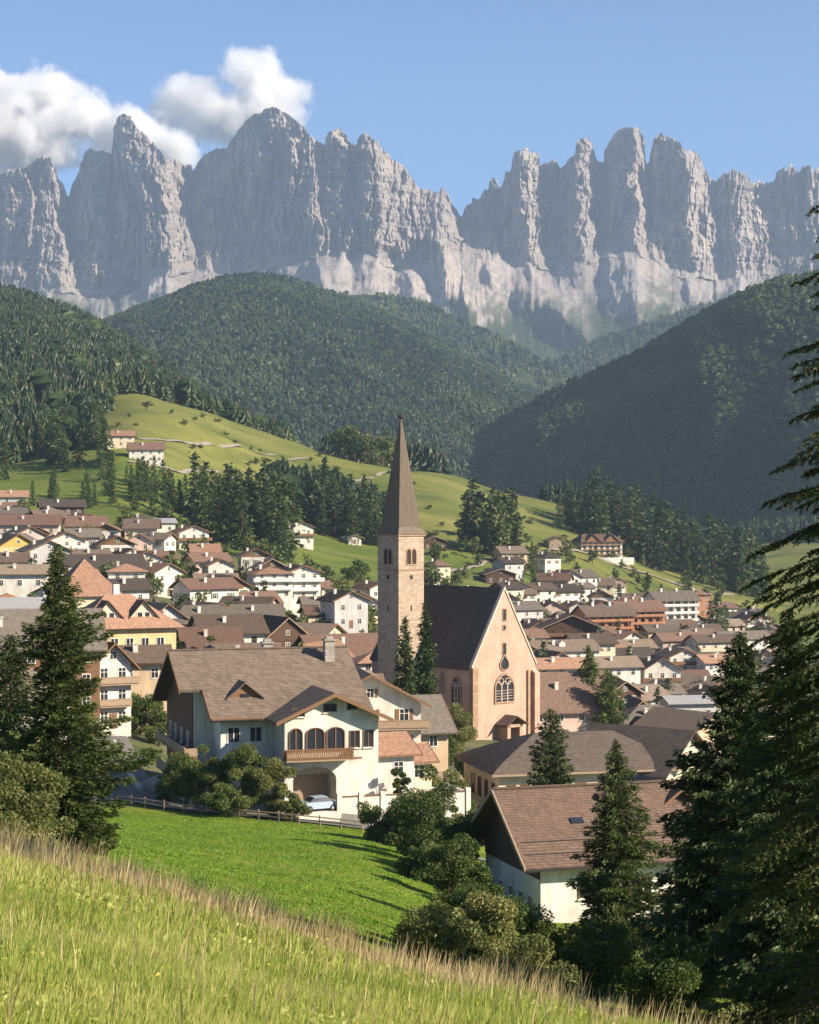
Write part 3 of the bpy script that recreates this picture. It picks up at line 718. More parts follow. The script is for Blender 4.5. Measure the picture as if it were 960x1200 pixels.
HOUSES = []
def house(px, d, yaw, w, l, h, rise, roof, wall, label=None, over=1.1, floors=2, bal=0, boards=None, gb=False, hip=False,
          chim=1, win=None, near=False, group='houses of the village', name='house', cat='house', z=None, wz=1.3, zone=None,
          dorm=0, balmat=None, desc=None, ridge_x=False, wall2=None):
    """ridge along local Y; gable end faces local -Y. ridge_x turns the house so that the eaves side faces -Y"""
    if d > 430 and not near: w *= .86; l *= .84; h += .9; rise *= .74; over *= .9
    x = (px-480.0)/F*d; th = math.radians(yaw + (90 if ridge_x else 0))
    ca, sa = math.cos(th), math.sin(th)
    cs = [(x+a*w/2*ca-b*l/2*sa, d+a*w/2*sa+b*l/2*ca) for a in (-1,1) for b in (-1,1)]
    zz = [hz(*c) for c in cs]; z0 = (min(zz)*0.6+max(zz)*0.4) if z is None else z; sink = z0-min(zz)+1.2
    o = empty(name, (x, d, z0), th)
    tag(o, label, cat, group)
    HOUSES.append(dict(o=o, px=px, d=d, wall=wall.name, roof=roof.name, zone=zone, label=label, desc=desc, r=max(w,l)*0.55))
    m = MB(); hw, hl = w/2, l/2
    if hip:
        m.box(-hw,hw,-hl,hl,-sink,h)
    else:
        m.prism([(-hw,-sink),(hw,-sink),(hw,h),(0,h+rise),(-hw,h)], -hl, hl)
    m.build('wall', wall, o)
    k = rise/hw; ox = over; ez = h-k*ox; t = 0.22; lift = 0.26
    r = MB()
    ol = over*0.9
    if hip:
        ridge = max(0.6, (l-w)/2) if l > w else 0.3
        ex, ey = hw+ox, hl+ox; zz_ = h-0.15
        A,B,Cc,Dd = (-ex,-ey,zz_),(ex,-ey,zz_),(ex,ey,zz_),(-ex,ey,zz_); E,G = (0,-ridge,h+rise),(0,ridge,h+rise)
        for q in ((A,B,E),(B,Cc,G,E),(Cc,Dd,G),(Dd,A,E,G),(Dd,Cc,B,A)): r.face(q)
    else:
        y0, y1 = -hl-ol, hl+ol
        r.slab((-hw-ox,y0,ez+lift),(0,y0,h+rise+lift),(0,y1,h+rise+lift),(-hw-ox,y1,ez+lift),t)
        r.slab((0.0,y0,h+rise+lift),(hw+ox,y0,ez+lift),(hw+ox,y1,ez+lift),(0.0,y1,h+rise+lift),t)
    ro = r.build('roof', roof, o)
    if not hip:
        for yy in (-hl-ol-.05, hl+ol-.03):
            b = MB()
            for s in (-1,1):
                b.slab((s*(hw+ox),yy,ez+lift+.03),(0,yy,h+rise+lift+.03),(0,yy+.08,h+rise+lift+.03),(s*(hw+ox),yy+.08,ez+lift+.03),.28)
            b.build('verge_board', M_timber2 if wall is not M_timber else M_wood, ro)
    if chim:
        for q in range(chim):
            cx = (-0.45 if q == 0 else 0.5)*hw; cy = (0.2 if q == 0 else -0.3)*l*0.5
            zt = h+rise-abs(cx)*k
            c = MB(); c.box(cx-.35,cx+.35,cy-.35,cy+.35,zt-1.0 if not hip else zt-2.0,zt+1.3); c.box(cx-.47,cx+.47,cy-.47,cy+.47,zt+1.3,zt+1.45)
            c.build('chimney', M_white if q == 0 else M_stone, ro)
    if dorm:
        for q in range(dorm):
            cy = l*((q+1)/(dorm+1.0)-0.5); cx = hw*0.55; zt = h+rise-cx*k
            c = MB(); c.prism_x([(cy-.9,zt-.6),(cy+.9,zt-.6),(cy+.9,zt+.8),(cy,zt+1.5),(cy-.9,zt+.8)], -cx-.9, -cx+1.4)
            c.build('dormer', wall, ro)
    if gb and not hip:
        zb = h
        for yy in (-hl-.09, hl):
            g = MB(); g.prism([(-hw+.02,zb-.25),(hw-.02,zb-.25),(hw-.02,h-.02),(0,h+rise-.05),(-hw+.02,h-.02)], yy, yy+.09)
            g.build('gable_boarding', boards or M_timber2, o)
    if bal:
        bm = balmat or M_timber2
        for q in range(bal):
            zb = 0.15 + (h/floors)*(floors-1-q)
            b = MB(); b.box(-hw+.3 if q else -hw-.9,hw-.3 if q else hw+.9,-hl-1.25,-hl-.001,zb-.14,zb)
            bo = b.build('balcony', bm, o)
            b = MB(); x0_, x1_ = (-hw+.3,hw-.3) if q else (-hw-.9,hw+.9)
            b.box(x0_,x1_,-hl-1.27,-hl-1.2,zb+.12,zb+.95)
            b.box(x0_,x0_+.07,-hl-1.2,-hl-.02,zb+.12,zb+.95); b.box(x1_-.07,x1_,-hl-1.2,-hl-.02,zb+.12,zb+.95)
            b.box(x0_-.05,x1_+.05,-hl-1.32,-hl-1.15,zb+.95,zb+1.03)
            b.build('railing', bm, bo)
    wm = win or W_white
    fh = h/floors
    nf = max(2, int(w/3.3)); ns = max(2, int(l/3.6))
    if d > 560: nf = min(nf, 4); ns = min(ns, 4)
    dv = Vector((x, d, 0))
    def facing(lx, ly):
        n = Vector((lx*ca-ly*sa, lx*sa+ly*ca, 0)); return n.dot(dv) < 0.25*dv.length
    ww, wh = 1.0, min(1.35, fh*0.5)
    for fl in range(floors):
        zb = fl*fh+fh*0.32
        for i in range(nf):
            xx = -hw+w*(i+.5)/nf
            if facing(0,-1): put_window(wm, o, xx, -hl, zb, ww, wh, 'f')
        for i in range(ns):
            yy = -hl+l*(i+.5)/ns
            if facing(1,0): put_window(wm, o, hw, yy, zb, ww, wh, 'r')
            if facing(-1,0): put_window(wm, o, -hw, yy, zb, ww, wh, 'l')
        if facing(0,1):
            for i in range(nf): put_window(wm, o, -hw+w*(i+.5)/nf, hl, zb, ww, wh, 'b')
    if facing(0,-1) and not hip and rise > 1.6:
        put_window(wm, o, 0, -hl-(.09 if gb else 0), h+rise*.22, .8, min(1.0, rise*.4), 'f')
    if facing(0,-1):
        m = MB(); m.box(-.55,.55,-hl-.06,-hl+.01,0.0,2.1); m.build('door', M_timber2, o)
    return o

# ---------------- the church
def build_church():
    yaw = math.radians(40); u = (591-480)/F; gx, gy = u*340, 340.0
    zf = -(864-600)/F*340; z0 = zf
    o = empty('church', (gx, gy, z0), yaw)
    tag(o, 'pink rendered gothic church with steep dark roof and arched gable window', 'church')
    w = 15.4; hw = w/2; L = 24.0
    he = -27.2-z0; hr = -14.0-z0
    m = MB(); m.prism([(-hw,-2),(hw,-2),(hw,he),(0,hr),(-hw,he)], 0, L)
    m.build('wall', M_church, o)
    k = (hr-he)/hw; r = MB(); ov = .55
    for s in (-1,1):
        r.slab((s*(hw+ov),.55,he-k*ov+.35),(0,.55,hr+.35),(0,L+.3,hr+.35),(s*(hw+ov),L+.3,he-k*ov+.35),.3)
    ro = r.build('roof', R_church, o)
    c = MB()
    for s in (-1,1):   # pale gable coping
        c.slab((s*(hw+.25),-.2,he+.25-k*.25),(0,-.2,hr+.62),(0,.5,hr+.62),(s*(hw+.25),.5,he+.25-k*.25),.5)
    c.build('coping', simple('coping_stone', (0.62,0.47,0.36)), o)
    # corner piers and buttresses with sloping caps
    def butt(x0,x1,y0,y1,zt,slope):
        b = MB(); b.prism_x([(y0,-2),(y1,-2),(y1,zt),(y0,zt-slope)], x0, x1); return b
    butt(-hw-.25,-hw+1.0,-.45,.6,he-.5,.0).build('corner_pier', M_quoin, o)
    butt(hw-.9,hw+.35,-.9,.4,he-1.2,.9).build('buttress', M_church, o)
    butt(hw-2.1,hw-1.5,-.35,.02,he-1.4,.3).build('pilaster', M_quoin, o)
    for yy in (8.0, 16.0):
        b = MB(); b.prism([(-hw-1.2,-2),(-hw,-2),(-hw,he-1.5),(-hw-1.2,he-2.6)], yy, yy+1.0); b.build('buttress', M_church, o)
    # windows of the gable
    def pointed(wd, hs, ht, n=10, dx=0, dz=0):
        pts = [(dx-wd/2,dz),(dx+wd/2,dz)]
        for i in range(n+1):
            t = i/float(n); a = t*PI/2; pts.append((dx+wd/2*math.cos(a)**1.25*1.0, dz+hs+(ht-hs)*math.sin(a)))
        for i in range(1, n+1):
            t = 1-i/float(n); a = t*PI/2; pts.append((dx-wd/2*math.cos(a)**1.25, dz+hs+(ht-hs)*math.sin(a)))
        return pts[:-1] if abs(pts[-1][0]-pts[0][0])+abs(pts[-1][1]-pts[0][1]) < 1e-4 else pts
    def ring(outer, inner, y0, y1, m, mi=0):
        n = len(outer)
        for i in range(n):
            j = (i+1) % n; a,b,c_,d_ = outer[i],outer[j],inner[j],inner[i]
            m.face([(a[0],y0,a[1]),(b[0],y0,b[1]),(c_[0],y0,c_[1]),(d_[0],y0,d_[1])],mi)
            m.face([(a[0],y0,a[1]),(a[0],y1,a[1]),(b[0],y1,b[1]),(b[0],y0,b[1])],mi)
            m.face([(d_[0],y0,d_[1]),(c_[0],y0,c_[1]),(c_[0],y1,c_[1]),(d_[0],y1,d_[1])],mi)
    def zof(py): return (600-py)/F*340 - z0
    def gothic(name, wd, zb, hs, ht, x=0, parent=o, side=None, tracery=True, mt=M_quoin):
        rz = 0 if side is None else side[2]; loc = (x,0,zb) if side is None else (side[0],side[1],zb)
        inn = pointed(wd, hs, ht); out = pointed(wd+.6, hs, ht+.4, dz=-.0); out = [(a, b-(.3 if b < .01 else 0)) for a,b in out]
        f = MB(); ring(out, inn, -.22, .02, f); fr = f.build(name, mt, parent, loc, rz)
        g = MB(); g.face([(a,-.03,b) for a,b in inn]); g.build('pane', M_glass, fr)
        if tracery:
            t = MB()
            for q in (-1/6.,1/6.,):
                t.box(wd*q-.09,wd*q+.09,-.16,-.03,0,hs+(ht-hs)*.25)
            for q in range(1,5): t.box(-wd/2,wd/2,-.1,-.03,hs*q/5-.03,hs*q/5+.03)
            for q in (-1,0,1):
                cx = wd*q/3.; cz = hs+(ht-hs)*.12
                for a in range(8):
                    a0, a1 = PI*a/8, PI*(a+1)/8; R = wd/6.
                    t.tube((cx+R*math.cos(a0),-.1,cz+R*1.2*math.sin(a0)),(cx+R*math.cos(a1),-.1,cz+R*1.2*math.sin(a1)),.08,.08,5)
            for q in (-.5,.5):
                for a in range(10):
                    a0, a1 = 2*PI*a/10, 2*PI*(a+1)/10; R = wd/7.; cx = wd*q/2.6; cz = hs+(ht-hs)*.5
                    t.tube((cx+R*math.cos(a0),-.1,cz+R*math.sin(a0)),(cx+R*math.cos(a1),-.1,cz+R*math.sin(a1)),.07,.07,5)
            t.build('tracery', simple('tracery_stone', (0.55,0.42,0.32)), fr)
        return fr
    gothic('gable_window', 4.3, zof(822), zof(806)-zof(822), zof(791)-zof(822))
    # small ogee light above
    og = []
    zc = zof(790)+.55
    for i in range(24):
        a = 2*PI*i/24; rr = 1.0
        X_ = .95*math.cos(a); Z_ = .95*math.sin(a)
        if Z_ > 0: Z_ = Z_*(1+.55*max(0, math.sin(a))**4); X_ *= 1-.25*max(0,math.sin(a))**2
        og.append((X_, zc+1.2+Z_))
    f = MB(); ring([(a*1.3,(b-zc-1.2)*1.25+zc+1.2) for a,b in og], og, -.2, .02, f); fr = f.build('ogee_window', M_quoin, o)
    g = MB(); g.face([(a,-.03,b) for a,b in og]); g.build('pane', M_glass, fr)
    for (pyt, pyb, wd) in ((714,727,.75),(733,738,.6),(754,767,.75)):
        zt, zb = zof(pyt), zof(pyb)
        f = MB(); f.box(-wd/2-.18,-wd/2,-.1,.02,zb-.1,zt+.1); f.box(wd/2,wd/2+.18,-.1,.02,zb-.1,zt+.1); f.box(-wd/2,wd/2,-.1,.02,zt,zt+.18); f.box(-wd/2,wd/2,-.1,.02,zb-.18,zb)
        fr = f.build('slit_window', M_quoin, o); g = MB(); g.box(-wd/2,wd/2,-.03,-.01,zb,zt); g.build('pane', M_glass, fr)
    # side windows (left wall faces the camera too)
    for yy in (4.2, 12.4, 20.2):
        gothic('side_window', 2.3, 4.6, 4.2, 6.2, side=(-hw, yy, -PI/2))
    # porch
    p = MB(); p.box(-1.9,-1.1,-2.6,0,-1,2.5); p.box(1.1,1.9,-2.6,0,-1,2.5); p.box(-1.9,1.9,-2.6,0,2.0,2.5)
    po = p.build('porch', simple('porch_stone', (0.36,0.25,0.18)), o, (.3,0,0))
    q = MB(); q.slab((-2.7,-3.4,2.5),(0,-3.2,4.1),(0,0,4.1),(-2.7,0,2.5),.18); q.slab((0,-3.2,4.1),(2.7,-3.4,2.5),(2.7,0,2.5),(0,0,4.1),.18); q.build('porch_roof', R_brown, po)
    q = MB(); q.box(-1.2,1.2,-.1,.0,-.5,2.7); q.build('door', M_timber, po)
    # eaves shadow board
    e = MB(); e.box(-hw-.12,-hw,.6,L,he-.45,he-.1); e.build('cornice', M_church, o)
    # ---- tower on the left flank
    tw = 6.0; h2 = tw/2; tx, ty = -hw-2.7, 16.6
    t = empty('church_tower', (0,0,0)); t.parent = o; t.location = (tx, ty, 0)
    # true distance of the tower front edge decides the heights
    wp = Matrix.Rotation(yaw, 3, 'Z') @ Vector((tx, ty, 0)) + Vector((gx, gy, 0)); dt = wp.y
    def zt_(py): return (600-py)/F*(dt-3.0) - z0
    hb = zt_(628)
    m = MB(); m.box(-h2,h2,-h2,h2,-2,hb); m.build('tower_wall', M_tower, t)
    c = MB(); c.box(-h2-.22,h2+.22,-h2-.22,h2+.22,hb-.05,hb+.28); c.build('cornice', M_quoin, t); c = MB(); c.box(-h2-.1,h2+.1,-h2-.1,h2+.1,zt_(668)-.1,zt_(668)+.1)
    c.build('string_course', M_quoin, t)
    ht_ = (600-491)/F*dt - z0
    s = MB(); e = h2+.35; z1 = hb+.28; zb2 = hb+1.6; e2 = h2*0.86
    B1 = [(-e,-e,z1),(e,-e,z1),(e,e,z1),(-e,e,z1)]; B2 = [(-e2,-e2,zb2),(e2,-e2,zb2),(e2,e2,zb2),(-e2,e2,zb2)]
    tp = [(-.12,-.12,ht_),(.12,-.12,ht_),(.12,.12,ht_),(-.12,.12,ht_)]
    for i in range(4):
        j = (i+1) % 4; s.face((B1[i],B1[j],B2[j],B2[i])); s.face((B2[i],B2[j],tp[j],tp[i]))
    s.face(B1[::-1]); s.face(tp); s.build('spire', R_spire, t)
    f = MB()
    me_n = 8
    for i in range(me_n):
        a0, a1 = PI*i/me_n-PI/2, PI*(i+1)/me_n-PI/2
        f.tube((0,0,ht_+.45+.5*math.sin(a0)),(0,0,ht_+.45+.5*math.sin(a1)),max(.02,.5*math.cos(a0)),max(.02,.5*math.cos(a1)),10)
    f.tube((0,0,ht_+.9),(0,0,ht_+3.0),.07,.05,6); f.box(-.55,.55,-.05,.05,ht_+2.1,ht_+2.25)
    f.build('finial', M_iron, t)
    # belfry openings, two lights on each face, with dark louvres
    for (fx, fy, rz) in ((0,-h2,0),(-h2,0,-PI/2),(h2,0,PI/2),(0,h2,PI)):
        w_ = MB()
        for q in (-1,1):
            inn = pointed(.95, 2.0, 2.7, dx=q*.62); out = pointed(1.25, 2.0, 2.95, dx=q*.62, dz=0)
            ring(out, inn, -.1, .02, w_, 0)
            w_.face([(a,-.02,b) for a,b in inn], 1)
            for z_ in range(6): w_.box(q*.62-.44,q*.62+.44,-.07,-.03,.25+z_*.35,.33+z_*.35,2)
        w_.box(-1.3,1.3,-.16,.0,-.2,0,0)
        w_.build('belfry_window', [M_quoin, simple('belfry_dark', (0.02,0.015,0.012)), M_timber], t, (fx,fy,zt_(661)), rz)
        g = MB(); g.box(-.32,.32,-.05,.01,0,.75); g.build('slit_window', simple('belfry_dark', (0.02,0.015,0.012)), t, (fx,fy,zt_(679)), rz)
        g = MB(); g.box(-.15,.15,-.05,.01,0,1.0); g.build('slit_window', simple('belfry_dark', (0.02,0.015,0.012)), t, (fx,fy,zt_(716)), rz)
    # choir behind the nave
    m = MB(); pts = [(-5.2,L),(5.2,L),(5.2,L+7),(2.4,L+11),(-2.4,L+11),(-5.2,L+7)]
    n = len(pts)
    for i in range(n):
        j = (i+1) % n; m.face([(*pts[i],-2),(*pts[j],-2),(*pts[j],he-1),(*pts[i],he-1)])
    m.build('choir_wall', M_church, o)
    m = MB(); A_ = (0,L,hr-3.5); B_ = (0,L+6.5,hr-3.5); q = [(a*1.1,b if b <= L else b+.4,he-1.1) for a,b in pts]
    m.face([q[1],q[2],B_,A_]); m.face([q[2],q[3],B_]); m.face([q[3],q[4],B_]); m.face([q[4],q[5],B_]); m.face([q[5],q[0],A_,B_])
    m.build('choir_roof', R_church, o)
    return o
church = build_church()

# ---------------- the large inn in front (shingled roof, projecting white gable)
def build_inn():
    th = math.radians(17); O = Vector(((318-480)/F*212, 212, -32.6))
    o = empty('inn', O, th)
    tag(o, 'large white inn under a broad shingled roof with a projecting front gable, beside the lane', 'house')
    he, hr = 11.3, 16.9; x0, x1, yf, yr, yb = -9.8, 7.9, -9.2, 1.2, 11.0
    m = MB(); m.prism_x([(yf+4,-2.5),(yb,-2.5),(yb,he),(yr,hr-.3),(yf+4,he+1.85)], x0, x1); m.prism_x([(yf,-2.5),(yf+4,-2.5),(yf+4,he+1.85),(yf,he-.15)], x0+2.2, x1); m.build('wall', M_white, o)
    wx0_ = -3.2; k = (hr-he)/(yr-yf); ov = 1.5; ym = yf+3.4; zm = he+k*3.4
    r = MB()
    r.slab((x0-1.6,ym,zm+.3),(x1+1.2,ym,zm+.3),(x1+1.2,yr,hr+.3),(x0-1.6,yr,hr+.3),.26)
    r.slab((x0+.9,yf-ov,he-k*ov+.3),(x1+1.2,yf-ov,he-k*ov+.3),(x1+1.2,ym,zm+.3),(x0+.9,ym,zm+.3),.26)
    kb = (hr-he)/(yb-yr); r.slab((x0-1.6,yr,hr+.3),(x1+1.2,yr,hr+.3),(x1+1.2,yb+ov,he-kb*ov+.3),(x0-1.6,yb+ov,he-kb*ov+.3),.26)
    ro = r.build('roof', R_main, o)
    b = MB()
    b.slab((x0+.8,yf-ov,he-k*ov+.34),(x0+.9,yf-ov,he-k*ov+.34),(x0+.9,ym,zm+.34),(x0+.8,ym,zm+.34),.45)
    for (ya,za,yc,zc) in ((ym,zm+.34,yr,hr+.34),(yr,hr+.34,yb+ov,he-kb*ov+.34)):
        b.slab((x0-1.68,ya,za),(x0-1.58,ya,za),(x0-1.58,yc,zc),(x0-1.68,yc,zc),.45)
    b.box(x0+.9,-3.2,yf-ov-.12,yf-ov,he-k*ov-.1,he-k*ov+.32); b.build('verge_board', M_timber2, ro)
    rc = MB(); rc.tube((x0-1.6,yr,hr+.3),(x1+1.2,yr,hr+.3),.16,.16,8); rc.build('ridge_cap', R_brown, ro)
    gt = MB(); gt.box(x0+.9,wx0_-.2,yf-ov-.26,yf-ov-.12,he-k*ov+.0,he-k*ov+.14); gt.build('gutter', M_iron, ro)
    # left gable in timber with two balconies
    g = MB(); g.prism_x([(yf+4.05,4.2),(yb-.05,4.2),(yb-.05,he-.05),(yr,hr-.4),(yf+4.05,he+1.8)], x0-.12, x0); g.build('gable_boarding', M_timber, o)
    for zb in (3.3, 6.5):
        b = MB(); b.box(x0-1.5,x0-.13,yf+.8,yb-1,zb-.15,zb); bo = b.build('balcony', M_timber2, o)
        b = MB(); b.box(x0-1.55,x0-1.47,yf+.8,yb-1,zb+.1,zb+.95); b.box(x0-1.62,x0-1.42,yf+.7,yb-.9,zb+.95,zb+1.05)
        b.box(x0-1.47,x0-.14,yf+.8,yf+.88,zb+.1,zb+.95); b.build('railing', M_wood, bo)
    for zb in (.6,3.9,7.1):
        for yy in (-2.6,1.2,5.0,8.2): near_window(o, x0-(.12 if zb > 4 else 0), yy, zb, 1.1, 1.5, 'l')
    # dormer in the big slope
    dz = he+k*2.3; dx = -4.6
    d = MB(); d.prism([(dx-1.5,dz-.6),(dx+1.5,dz-.6),(dx+1.5,dz+.35),(dx,dz+1.4),(dx-1.5,dz+.35)], yf+1.9, yf+6); do = d.build('dormer', M_timber2, ro)
    d = MB()
    for s in (-1,1): d.slab((dx+s*2.1,yf+1.4,dz+.05),(dx,yf+1.4,dz+1.75),(dx,yf+6,dz+1.75),(dx+s*2.1,yf+6,dz+.05),.16)
    d.build('dormer_roof', R_main, do); d = MB(); d.box(dx-.5,dx+.5,yf+1.84,yf+1.9,dz-.35,dz+.45); d.build('pane', M_glass, do)
    # chimneys
    for cx, cy, hh in ((6.4, -1.0, 2.4),(0.2,3.0,1.8)):
        zt = hr-k*abs(cy-yr) if cy < yr else hr-kb*(cy-yr)
        c = MB(); c.box(cx-.55,cx+.55,cy-.5,cy+.5,zt-1.0,zt+hh); c.box(cx-.7,cx+.7,cy-.65,cy+.65,zt+hh,zt+hh+.18); c.box(cx-.4,cx+.4,cy-.35,cy+.35,zt+hh+.18,zt+hh+.5)
        c.build('chimney', M_stone, ro)
    # front wall windows left of the projecting gable
    for xx in (-6.2,-3.8):
        for zb in (1.7,4.9,8.1): near_window(o, xx, yf, zb, 1.2, 1.5, 'f')
    # ---- projecting wing
    wx0, wx1, wy = -1.8, 8.4, -14.2; cx = (wx0+wx1)/2; hw = (wx1-wx0)/2; weh, wr = 11.0, 13.3
    w = empty('front_wing', (0,0,0)); w.parent = o
    m = MB(); m.prism([(wx0,6.2),(wx1,6.2),(wx1,weh),(cx,wr),(wx0,weh)], wy, yf+3)
    m.box(wx0,wx0+.9,wy,yf,-2.5,6.2); m.box(wx0+5.6,wx1,wy,yf,-2.5,6.2); m.box(wx0+.9,wx0+5.6,wy+2.6,yf,-2.5,6.2)
    # arch heads over the open ground-floor arch
    n = 12; ax0, ax1 = wx0+.9, wx0+5.6; ac = (ax0+ax1)/2; ar = (ax1-ax0)/2
    for i in range(n):
        a0, a1 = PI-PI*i/n, PI-PI*(i+1)/n
        xa, xb = ac+ar*math.cos(a0), ac+ar*math.cos(a1); za, zb_ = 4.4+1.4*math.sin(a0), 4.4+1.4*math.sin(a1)
        m.face([(xa,wy,za),(xb,wy,zb_),(xb,wy,6.2),(xa,wy,6.2)]); m.face([(xa,wy,za),(xa,wy+.5,za),(xb,wy+.5,zb_),(xb,wy,zb_)])
    m.build('wing_wall', M_white, w)
    kk = (wr-weh)/hw; r = MB(); oo = 1.25
    for s in (-1,1): r.slab((cx+s*(hw+oo),wy-1.5,weh-kk*oo+.3),(cx,wy-1.5,wr+.3),(cx,yf+4.5,wr+.3),(cx+s*(hw+oo),yf+4.5,weh-kk*oo+.3),.24)
    r.build('wing_roof', R_main, w)
    b = MB()
    for s in (-1,1): b.slab((cx+s*(hw+oo),wy-1.6,weh-kk*oo+.33),(cx,wy-1.6,wr+.33),(cx,wy-1.5,wr+.33),(cx+s*(hw+oo),wy-1.5,weh-kk*oo+.33),.42)
    b.build('verge_board', M_timber2, w)
    b = MB()
    for q in (-.6,0,.6): b.box(cx+q*hw-.1,cx+q*hw+.1,wy-1.4,wy,weh-kk*abs(q)*0+wr-weh-kk*abs(q)*hw-.1,weh+(wr-weh)-kk*abs(q)*hw+.08) if False else None
    # attic lights
    for xx, zz_, ww in ((cx-.2,wr-1.75,1.3),(cx-3.6,weh+.15,1.2),(cx+2.2,weh+.7,.9)):
        near_window(w, xx, wy, zz_-.0, ww, .75, 'f', frame=M_timber2)
    # band of arched windows on the main floor
    for xx, ww in ((cx-3.9,1.3),(cx-1.8,1.8),(cx+.4,1.8)):
        f = MB(); pts = [(-ww/2,0),(ww/2,0)]+[(ww/2*math.cos(PI*i/10),1.75+.6*math.sin(PI*i/10)) for i in range(11)]
        out = [(a*1.13,(b if b > .01 else -.12)*1.03) for a,b in pts]
        nn = len(pts)
        for i in range(nn):
            j = (i+1) % nn; A_,B_,C_,D_ = out[i],out[j],pts[j],pts[i]
            f.face([(A_[0],-.14,A_[1]),(B_[0],-.14,B_[1]),(C_[0],-.14,C_[1]),(D_[0],-.14,D_[1])]); f.face([(A_[0],-.14,A_[1]),(A_[0],.01,A_[1]),(B_[0],.01,B_[1]),(B_[0],-.14,B_[1])])
            f.face([(D_[0],-.14,D_[1]),(C_[0],-.14,C_[1]),(C_[0],.01,C_[1]),(D_[0],.01,D_[1])])
        f.box(-.06,.06,-.1,-.02,0,2.3); fo = f.build('arched_window', M_timber2, w, (xx,wy,7.5)); g = MB(); g.face([(a,-.03,b) for a,b in pts]); g.build('pane', M_glass, fo)
    for xx in (cx+2.5,cx+4.0): near_window(w, xx, wy, 7.7, 1.0, 1.7, 'f', frame=M_timber2)
    # balcony across the front
    b = MB(); b.box(wx0-.2,wx0+7.0,wy-1.7,wy-.01,6.55,6.8); bo = b.build('balcony', M_wood, w)
    b = MB()
    for i in range(36): 
        xx = wx0-.2+i*.2; b.box(xx,xx+.15,wy-1.74,wy-1.68,6.75,7.75)
    for i in range(8): b.box(wx0-.24,wx0-.18,wy-1.6+i*.2,wy-1.45+i*.2,6.75,7.75); b.box(wx0+7.0,wx0+7.06,wy-1.6+i*.2,wy-1.45+i*.2,6.75,7.75)
    b.box(wx0-.3,wx0+7.1,wy-1.8,wy-1.62,7.75,7.87); b.build('railing', M_timber2, bo)
    g = MB(); g.box(wx0+1.1,wx0+5.3,wy+2.5,wy+2.59,1.6,4.6); g.build('garage_door', M_wood, w)
    # flat terrace block to the right with parapet
    t = empty('terrace', (0,0,0)); t.parent = o
    m = MB(); m.box(wx1+.01,wx1+8.5,wy-3.2,wy+6,-3.5,2.2); m.box(wx0+5,wx1+.01,wy-3.2,wy-.01,-3.5,2.2); m.box(wx0-1,wx0+4.99,wy-4.2,wy-.01,-3.5,1.6); m.build('terrace_base', M_white, t)
    m = MB(); 
    m.box(wx0+5,wx1+8.6,wy-3.5,wy-3.2,-3.2,3.0); m.box(wx1+8.5,wx1+8.8,wy-3.5,wy+4,-3.2,3.0)
    for i in range(7):
        xx = wx0+5+i*2.35; m.box(xx-.25,xx+.25,wy-3.62,wy-3.08,-3.2,3.4)
    m.build('parapet', M_white, t)
    m = MB()
    m.box(wx0+4.9,wx1+8.7,wy-3.58,wy-3.12,3.0,3.08); m.build('coping', R_salmon, t)
    return o
inn = build_inn()
house(434, 206, 20, 8.5, 7, 3.3, 1.6, R_salmon, M_white, 'low white annex with orange tiled roof tucked against the inn', floors=1, over=.8, chim=0, z=-29.2, ridge_x=True, group='annexes around the inn')
house(465, 209, 20, 6.0, 6, 2.6, 1.3, R_salmon, M_cream, 'small cream garden annex with orange tiles right of the white annex', floors=1, over=.7, chim=0, z=-29.8, ridge_x=True, group='annexes around the inn')
house(425, 226, 10, 12, 12, 9.2, 3.2, R_main, M_white, 'white rear house with carved balconies showing past the inn chimney', floors=3, bal=2, balmat=M_wood, z=-31.5, win=W_shut)
house(440, 246, 17, 12, 16, 3.2, 3.6, R_grey, M_tan, 'long grey shingled house behind the inn and left of the twin spruces', floors=1, ridge_x=True, z=-31.0)
house(396, 296, -38, 13, 14, 6.5, 5.0, R_tan, M_timber, 'tan shingled house with a dark side coloured as blue shade behind the grey roof', floors=2, z=-37.0, chim=1)  # dark timber wall stands in for the blue shade on its side
# carport / shed of weathered wood right of the terrace
def build_shed():
    p = ground(510, 232); o = empty('shed', p, math.radians(12)); tag(o, 'open wooden shed with a flat plank roof among shrubs near the church', 'shed')
    for sx in (-2.6,2.6):
        for sy in (-1.6,1.6):
            m = MB(); m.box(sx-.1,sx+.1,sy-.1,sy+.1,-1.2,3.2); m.build('post', M_wood, o)
    m = MB(); m.slab((-3.2,-2.2,3.2),(3.2,-2.2,3.2),(3.2,2.2,3.7),(-3.2,2.2,3.7),.2); m.build('roof', M_wood, o)
    m = MB(); m.box(-2.5,2.5,1.5,1.6,-1,3.1); m.box(-2.6,-2.5,-1.6,1.5,-1,1.6); m.build('back_wall', M_timber2, o)
build_shed()

